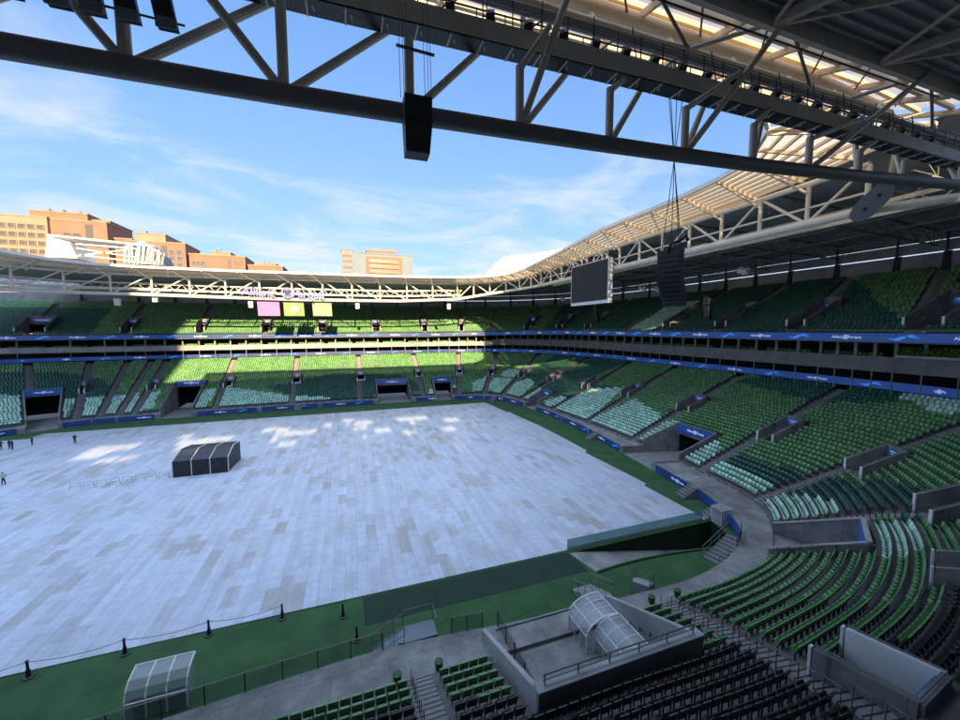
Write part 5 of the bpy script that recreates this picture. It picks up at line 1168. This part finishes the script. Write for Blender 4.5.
for k in range(26):
    x = -65.5+k*.36; zt_ = 45.8+1.5*math.sin((k+2)/26*math.pi)-k*.05; mb = MB(); mb.beam(V3(x, 40.6), V3(x+.6+rnd.uniform(-.8, .8), zt_), .2+rnd.random()*.3, .2); mb.build('lattice_bar', M_['cream'] if k % 3 else M_['grey'], t)
mb = MB(); mb.beam(V3(-65.8, 45.6), V3(-61, 47.6), .5); mb.beam(V3(-61, 47.6), V3(-56.5, 44), .5); mb.beam(V3(-66, 40.8), V3(-65.6, 45.6), .5); mb.build('frame', M_['cream'], t)
mb = MB(); mb.hexa([(-65.5, 151, 40.5), (-56, 151, 40.5), (-56, 158, 40.5), (-65.5, 158, 40.5), (-65, 151, 45), (-57, 151, 44), (-57, 158, 44), (-65, 158, 45)]); mb.build('core', M_['bgrey'], t)
mb = MB()
for x in (-82, -70, -60): mb = MB(); mb.beam((x, 152, 32), (x, 152, 42), .6); mb.build('support', M_['grey'], t)
t = thing('roof_structure', 'white curved shell structure on the roof behind the far right corner', 'roof structure', (70, 150, 42))
prof = [(55.5, 42.0), (57.5, 44.5), (60, 47.6), (63, 50.0), (68, 51.0), (75, 52.0), (83, 53.4), (95, 56.5)]
mb = MB()
for (a, za), (b, zb) in zip(prof[:-1], prof[1:]):
    mb.hexa([(a, 150, 38), (b, 150, 38), (b, 154, 38), (a, 154, 38), (a, 150, za), (b, 150, zb), (b, 156, zb), (a, 156, za)])
mb.build('shell', M_['cream'], t)
mb = MB()
for k in range(9): x = 57+k*4; z = float(np.interp(x, [p[0] for p in prof], [p[1] for p in prof])); mb.beam((x, 149.9, 39), (x+2, 149.9, z), .25, .1)
mb.build('seam', M_['wall'], t)
# ------------------------------------------------------------------ people on the floor
def person(label, x, y, pose, shirt, trousers, yaw=0):
    h = 1.74; bm_v = []; P = pose
    J = {'pel': (0, 0, .93), 'chest': (0, .02, 1.28), 'neck': (0, .03, 1.46), 'head': (0, .05, 1.56), 'top': (0, .05, 1.72),
         'sl': (-.18, .02, 1.40), 'sr': (.18, .02, 1.40), 'el': (-.25, .06, 1.14), 'er': (.25, .06, 1.14), 'hl': (-.22, .2, .95), 'hr': (.22, .2, .95),
         'kl': (-.11, .05, .50), 'kr': (.11, -.02, .50), 'al': (-.12, -.0 + .12*P, .08), 'ar': (.12, -.12*P, .08), 'tl': (-.13, .16+.1*P, .03), 'tr': (.13, .08-.1*P, .03)}
    R = {'pel': .15, 'chest': .155, 'neck': .06, 'head': .095, 'top': .075, 'sl': .07, 'sr': .07, 'el': .05, 'er': .05, 'hl': .042, 'hr': .042, 'kl': .07, 'kr': .07, 'al': .05, 'ar': .05, 'tl': .045, 'tr': .045}
    ks = list(J); E_ = [('pel', 'chest'), ('chest', 'neck'), ('neck', 'head'), ('head', 'top'), ('chest', 'sl'), ('chest', 'sr'), ('sl', 'el'), ('sr', 'er'), ('el', 'hl'), ('er', 'hr'), ('pel', 'kl'), ('pel', 'kr'), ('kl', 'al'), ('kr', 'ar'), ('al', 'tl'), ('ar', 'tr')]
    me = bpy.data.meshes.new('body'); me.from_pydata([J[k] for k in ks], [(ks.index(a), ks.index(b)) for a, b in E_], []); o = bpy.data.objects.new('person', me); C.objects.link(o)
    sm = o.modifiers.new('skin', 'SKIN'); sv_ = me.skin_vertices[0].data
    for i, k in enumerate(ks): sv_[i].radius = (R[k], R[k]); sv_[i].use_root = (k == 'pel')
    ss_ = o.modifiers.new('sub', 'SUBSURF'); ss_.levels = ss_.render_levels = 1
    dg = bpy.context.evaluated_depsgraph_get(); bpy.context.view_layer.update(); me2 = bpy.data.meshes.new_from_object(o.evaluated_get(bpy.context.evaluated_depsgraph_get())); o.modifiers.clear(); o.data = me2; me2.materials.clear()
    for m in (shirt, trousers, PSKIN, PHAIR): me2.materials.append(m)
    for p in me2.polygons:
        z = p.center.z; p.material_index = 3 if z > 1.62 else 2 if z > 1.47 or (abs(p.center.x) > .17 and z < 1.05 and z > .85) else 0 if z > .95 else 1
    o.location = (x, y, .07); o.rotation_euler = (0, 0, yaw); tag(o, label, 'person')
PSKIN = mat('skin', (.32, .19, .13), .6); PHAIR = mat('hair', (.02, .015, .012), .7)
pb_, pw_, pg_ = mat('dark_cloth', (.02, .022, .03), .85), mat('pale_cloth', (.5, .5, .52), .85), mat('navy_cloth', (.03, .05, .1), .85)
person('person in pale top and dark trousers standing alone on the floor at left', -42.7, 64.4, .6, pw_, pg_, .6)
person('person in dark clothes standing apart, right of the small group', -51.0, 85.7, .5, pb_, pb_, 2.2) if False else None
for (x, y, l, a, b, yw) in ((-55.3, 83.6, 'person at the left edge of the dark-clothed group', pb_, pb_, .3), (-54.4, 83.9, 'person in dark jacket in the middle of the group', pb_, pg_, 1.9), (-53.6, 83.2, 'person in navy with legs apart, front of the group', pg_, pb_, 2.8), (-52.6, 85.6, 'person in navy at the right of the group', pg_, pb_, -1), (-46.0, 84.0, 'person in black standing alone near the far floor edge', pb_, pb_, .2)):
    person(l, x, y, .5, a, b, yw)
# brown crate in the far left gate
t = thing('wooden_crate', 'light brown wooden crate inside the far left gate', 'crate', (-57, 107, 0))
mb = MB(); mb.box(-58.2, 105.6, .03, -54.9, 107.2, 2.0); mb.build('body', mat('plywood', (.45, .24, .10), .8), t)
mb = MB(); 
for x in (-58.2, -56.5, -54.9): mb.box(x-.08, 105.52, .03, x+.08, 105.6, 2.02)
mb.build('batten', mat('batten_wood', (.36, .19, .08), .8), t)
# rail hoops along the gangways of the near corner
k = 0
for al, t0, t1, n in (((21.05, 21.5), .03, .92, 24), ((23.0, 23.0), .03, .3, 7), ((16.99, 17.42), .05, .35, 5)):
    for i in range(n):
        tm = t0+(t1-t0)*i/max(1, n-1); s = al[0]+(al[1]-al[0])*tm
        if any(o_[2] <= tm <= o_[5] and o_rng(o_, tm)[0]-.03 < s < o_rng(o_, tm)[1]+.03 for o_ in L_OPEN): continue
        p = L3(np.float64(s), np.float64(tm)); q = L3(np.float64(s+.02), np.float64(tm)); d = (q-p)[:2]; d /= np.linalg.norm(d); z, r = zrow(L3, s, tm, NR_L); fwd_ = np.array([d[1], -d[0]])
        k += 1; a = p[:2]+d*.5; b = a+fwd_*.55; mb = MB()
        mb.tube([(a[0], a[1], z), (a[0], a[1], z+.95), (b[0], b[1], z+.95), (b[0], b[1], z-.2)], .028, 6)
        g = {21.05: 'stairway right of the platform', 23.0: 'grey stairs in the foreground', 17.74: 'stairs above the corner pit', 16.99: 'stairs at the near end of the right stand'}[al[0]]
        tag(mb.build('rail_hoop', M_['grey']), f'{ordn(i+1)} grey rail hoop up the {g}', 'handrail', 'rail hoops on the gangways')
# railing along the near side of the corner pit
o_ = [x for x in L_OPEN if x[6] == 'pit'][0]
for i in range(9):
    tm = .0+.26*i/8; s = o_rng(o_, tm)[1]+.10; p = L3(np.float64(s), np.float64(tm)); q = L3(np.float64(s), np.float64(tm+.02)); d = (q-p)[:2]; d /= np.linalg.norm(d); z, r = zrow(L3, s, tm, NR_L)
    a = p[:2]; b = a+d*.6; mb = MB(); mb.tube([(a[0], a[1], z), (a[0], a[1], z+.95), (b[0], b[1], z+1.1), (b[0], b[1], z+.1)], .028, 6)
    tag(mb.build('rail_hoop', M_['grey']), f'{ordn(i+1)} grey rail hoop along the near wall of the corner pit', 'handrail', 'rail hoops on the gangways')
for (x, y, l) in ((4.15, 19.25, 'dark green bin right of the head of the grey stairs'), (1.85, 19.2, 'dark green bin left of the head of the grey stairs'), (21.4, 19.3, 'dark green bin right of the stairway beside the platform'), (19.2, 19.4, 'dark green bin left of the stairway beside the platform')):
    t = thing('litter_bin', l, 'bin', (x, y, 1)); mb = MB(); mb.tube([(x, y, 1.0), (x, y, 1.05), (x, y, 1.42), (x, y, 1.46)], [.18, .2, .24, .22], 14); mb.build('body', mat('bin_plastic', (.012, .07, .015), .5), t, smooth=False)
    mb = MB(); mb.tube([(x, y, 1.46), (x, y, 1.50), (x, y, 1.54)], [.25, .24, .12], 14); mb.build('lid', mat('bin_lid', (.012, .085, .014), .5), t)
# hedge planters on the box level at the right edge
t = thing('planter', 'bright green hedge in a pale planter below the right ribbon board', 'planter', (64.3, 20, 16.2))
pA, pB = U3(np.float64(15.95), np.float64(.115)), U3(np.float64(17.5), np.float64(.115))
mb = MB(); mb.beam((pA[0]-.3, pA[1], 16.4), (pB[0]-.3, pB[1], 16.4), .5, .3); mb.build('trough', M_['wall'], t)
mb = MB(); rr = random.Random(5); hm = mat('hedge_leaf', (.10, .20, .03), .7, var=.4, scale=3)
for i in range(2600):
    f = rr.random(); x = pA[0]+(pB[0]-pA[0])*f+rr.uniform(-.3, .3); y = pA[1]+(pB[1]-pA[1])*f; z = 16.5+rr.random()*.95; a = rr.uniform(0, 6.3); L = .16
    u = Vector((math.cos(a)*L*.4, math.sin(a)*L*.4, 0)); w = Vector((rr.uniform(-.08, .08), rr.uniform(-.08, .08), L)); c = Vector((x, y, z)); mb.quad(c-u, c+u, c+u*.3+w, c-u*.3+w)
mb.build('hedge', hm, t)
# ------------------------------------------------------------------ buildings beyond the stadium
def building(label, blocks, y, wins=(), depth=26, m='brick'):
    t = thing('brick_building' if m == 'brick' else 'office_building', label, 'building', (blocks[0][0], y, 0))
    for (x0, x1, z1, mm, dy) in blocks:
        mb = MB(); mb.box(x0, y+dy, -4, x1, y+dy+depth, z1); w = mb.build('wall', M_[mm], t)
        mb = MB(); mb.box(x0-.3, y+dy-.3, z1, x1+.3, y+dy+depth+.3, z1+.8); mb.build('parapet', M_['brickl' if mm != 'bgrey' else 'bgrey'], t)
    for (x0, x1, z0, z1, mm, dy) in wins:
        mb = MB(); mb.box(x0, y+dy-.25, z0, x1, y+dy-.01, z1); mb.build('window', M_[mm], t)
    return t
rw = random.Random(21)
def roof_plant(t, x0, x1, y, z, n):
    for k in range(n):
        x = rw.uniform(x0, x1); w = rw.uniform(.8, 2.2); mb = MB(); mb.box(x, y+3, z, x+w, y+6, z+rw.uniform(.8, 2.2)); mb.build('roof_plant', M_['bgrey'], t)
    mb = MB(); x = rw.uniform(x0, x1); mb.tube([(x, y+4, z), (x, y+4, z+rw.uniform(4, 7))], .12, 5); mb.build('antenna', M_['grey'], t)
def face_windows(t, x0, x1, z0, z1, y, nx, nz, w, h, frame='brickl'):
    for i in range(nx):
        for j in range(nz):
            x = x0+(x1-x0)*(i+.5)/nx; z = z0+(z1-z0)*(j+.5)/nz
            mb = MB(); mb.box(x-w/2-.25, y-.45, z-h/2-.25, x+w/2+.25, y-.01, z-h/2); mb.box(x-w/2-.25, y-.45, z+h/2, x+w/2+.25, y-.01, z+h/2+.25); mb.box(x-w/2-.25, y-.45, z-h/2, x-w/2, y-.01, z+h/2); mb.box(x+w/2, y-.45, z-h/2, x+w/2+.25, y-.01, z+h/2)
            fr = mb.build('window', M_[frame], t)
            mb = MB(); mb.box(x-w/2, y-.15, z-h/2, x+w/2, y-.012, z+h/2); pn = mb.build('pane', M_['win'], fr); pn.matrix_parent_inverse = Matrix.Identity(4)
            pn.data.update()
t = building('orange brick block at far left with rows of windows in its pale face', [(-190, -167.5, 85.8, 'brickl', 0), (-167.4, -140.5, 85.5, 'brick', 2), (-178, -151, 90.5, 'brick', 5), (-160, -142, 88, 'brick', 9)], 300, [(-151, -147.5, 72, 84, 'win', 2)])
face_windows(t, -189.5, -168.5, 63.5, 82.5, 300, 5, 4, 2.9, 2.4); face_windows(t, -162, -153, 68, 79, 302, 2, 3, 3.0, 1.6, 'brick'); roof_plant(t, -176, -153, 305, 91.3, 3)
t = building('second orange brick block from the left with a stair recess and pale roof storey', [(-140, -131, 77.5, 'brick', 8), (-131, -100.5, 75.5, 'brick', 2), (-128, -112, 81, 'brickl', 5)], 300, [(-113.5, -110.5, 60, 74, 'win', 2)])
face_windows(t, -110, -102, 60, 72, 302, 2, 3, 2.4, 2.2, 'bgrey'); face_windows(t, -130, -115, 62, 73, 302, 3, 2, 2.2, 1.6, 'brick'); roof_plant(t, -126, -114, 305, 81.8, 3)
t = building('third orange brick block from the left, partly grey at base', [(-99.5, -90, 69.5, 'brick', 4), (-90, -66.5, 69, 'brick', 2), (-87, -76, 72, 'brickl', 6)], 300, [(-77, -75, 60, 68, 'win', 2)])
face_windows(t, -98, -90.5, 58, 66, 304, 3, 2, 1.8, 2.2, 'bgrey'); face_windows(t, -74, -67.5, 58, 67, 302, 2, 2, 1.8, 1.6, 'brick'); roof_plant(t, -86, -78, 306, 72.8, 2)
t = building('small orange brick block behind the lettering sign', [(-65, -43.5, 63.6, 'brick', 2), (-60, -48, 65.6, 'brickl', 5)], 300, [(-50, -48.5, 58, 62, 'win', 2)]); roof_plant(t, -59, -50, 305, 66.4, 2)
t = building('grey and orange office slab above the middle of the far roof', [(-4.3, 4, 78, 'bgrey', 0), (4, 48.3, 76.3, 'bgrey', 1), (14, 36, 79.5, 'brick', 6)], 300, [(13, 40, 56, 74.2, 'brick', 1)]+[(-3.6, 3.4, z, z+1.6, 'brick', 0) for z in (60, 64.5, 69, 73)], m='bgrey')
for z in (58, 61.8, 65.6, 69.4):
    mb = MB(); mb.box(15.5, 299.9, z, 37.5, 300.7, z+1.2); mb.build('balcony', M_['brickl'], t)
    mb = MB(); mb.box(15.5, 300.5, z+1.25, 37.5, 300.74, z+3.0); mb.build('window', M_['win'], t)
    for i in range(5): mb = MB(); x = 16.5+i*4.6; mb.box(x, 300.1, z+1.25, x+.9, 300.5, z+3.0); mb.build('pier', M_['brickl'], t)
roof_plant(t, 16, 34, 306, 80.3, 3)
# unseen block added behind the near stand to shade the far stand's left
building('unseen tall block added behind the near stand to shade the far stand', [(-150, -52, 109, 'brickl', 0)], -110, (), 30)
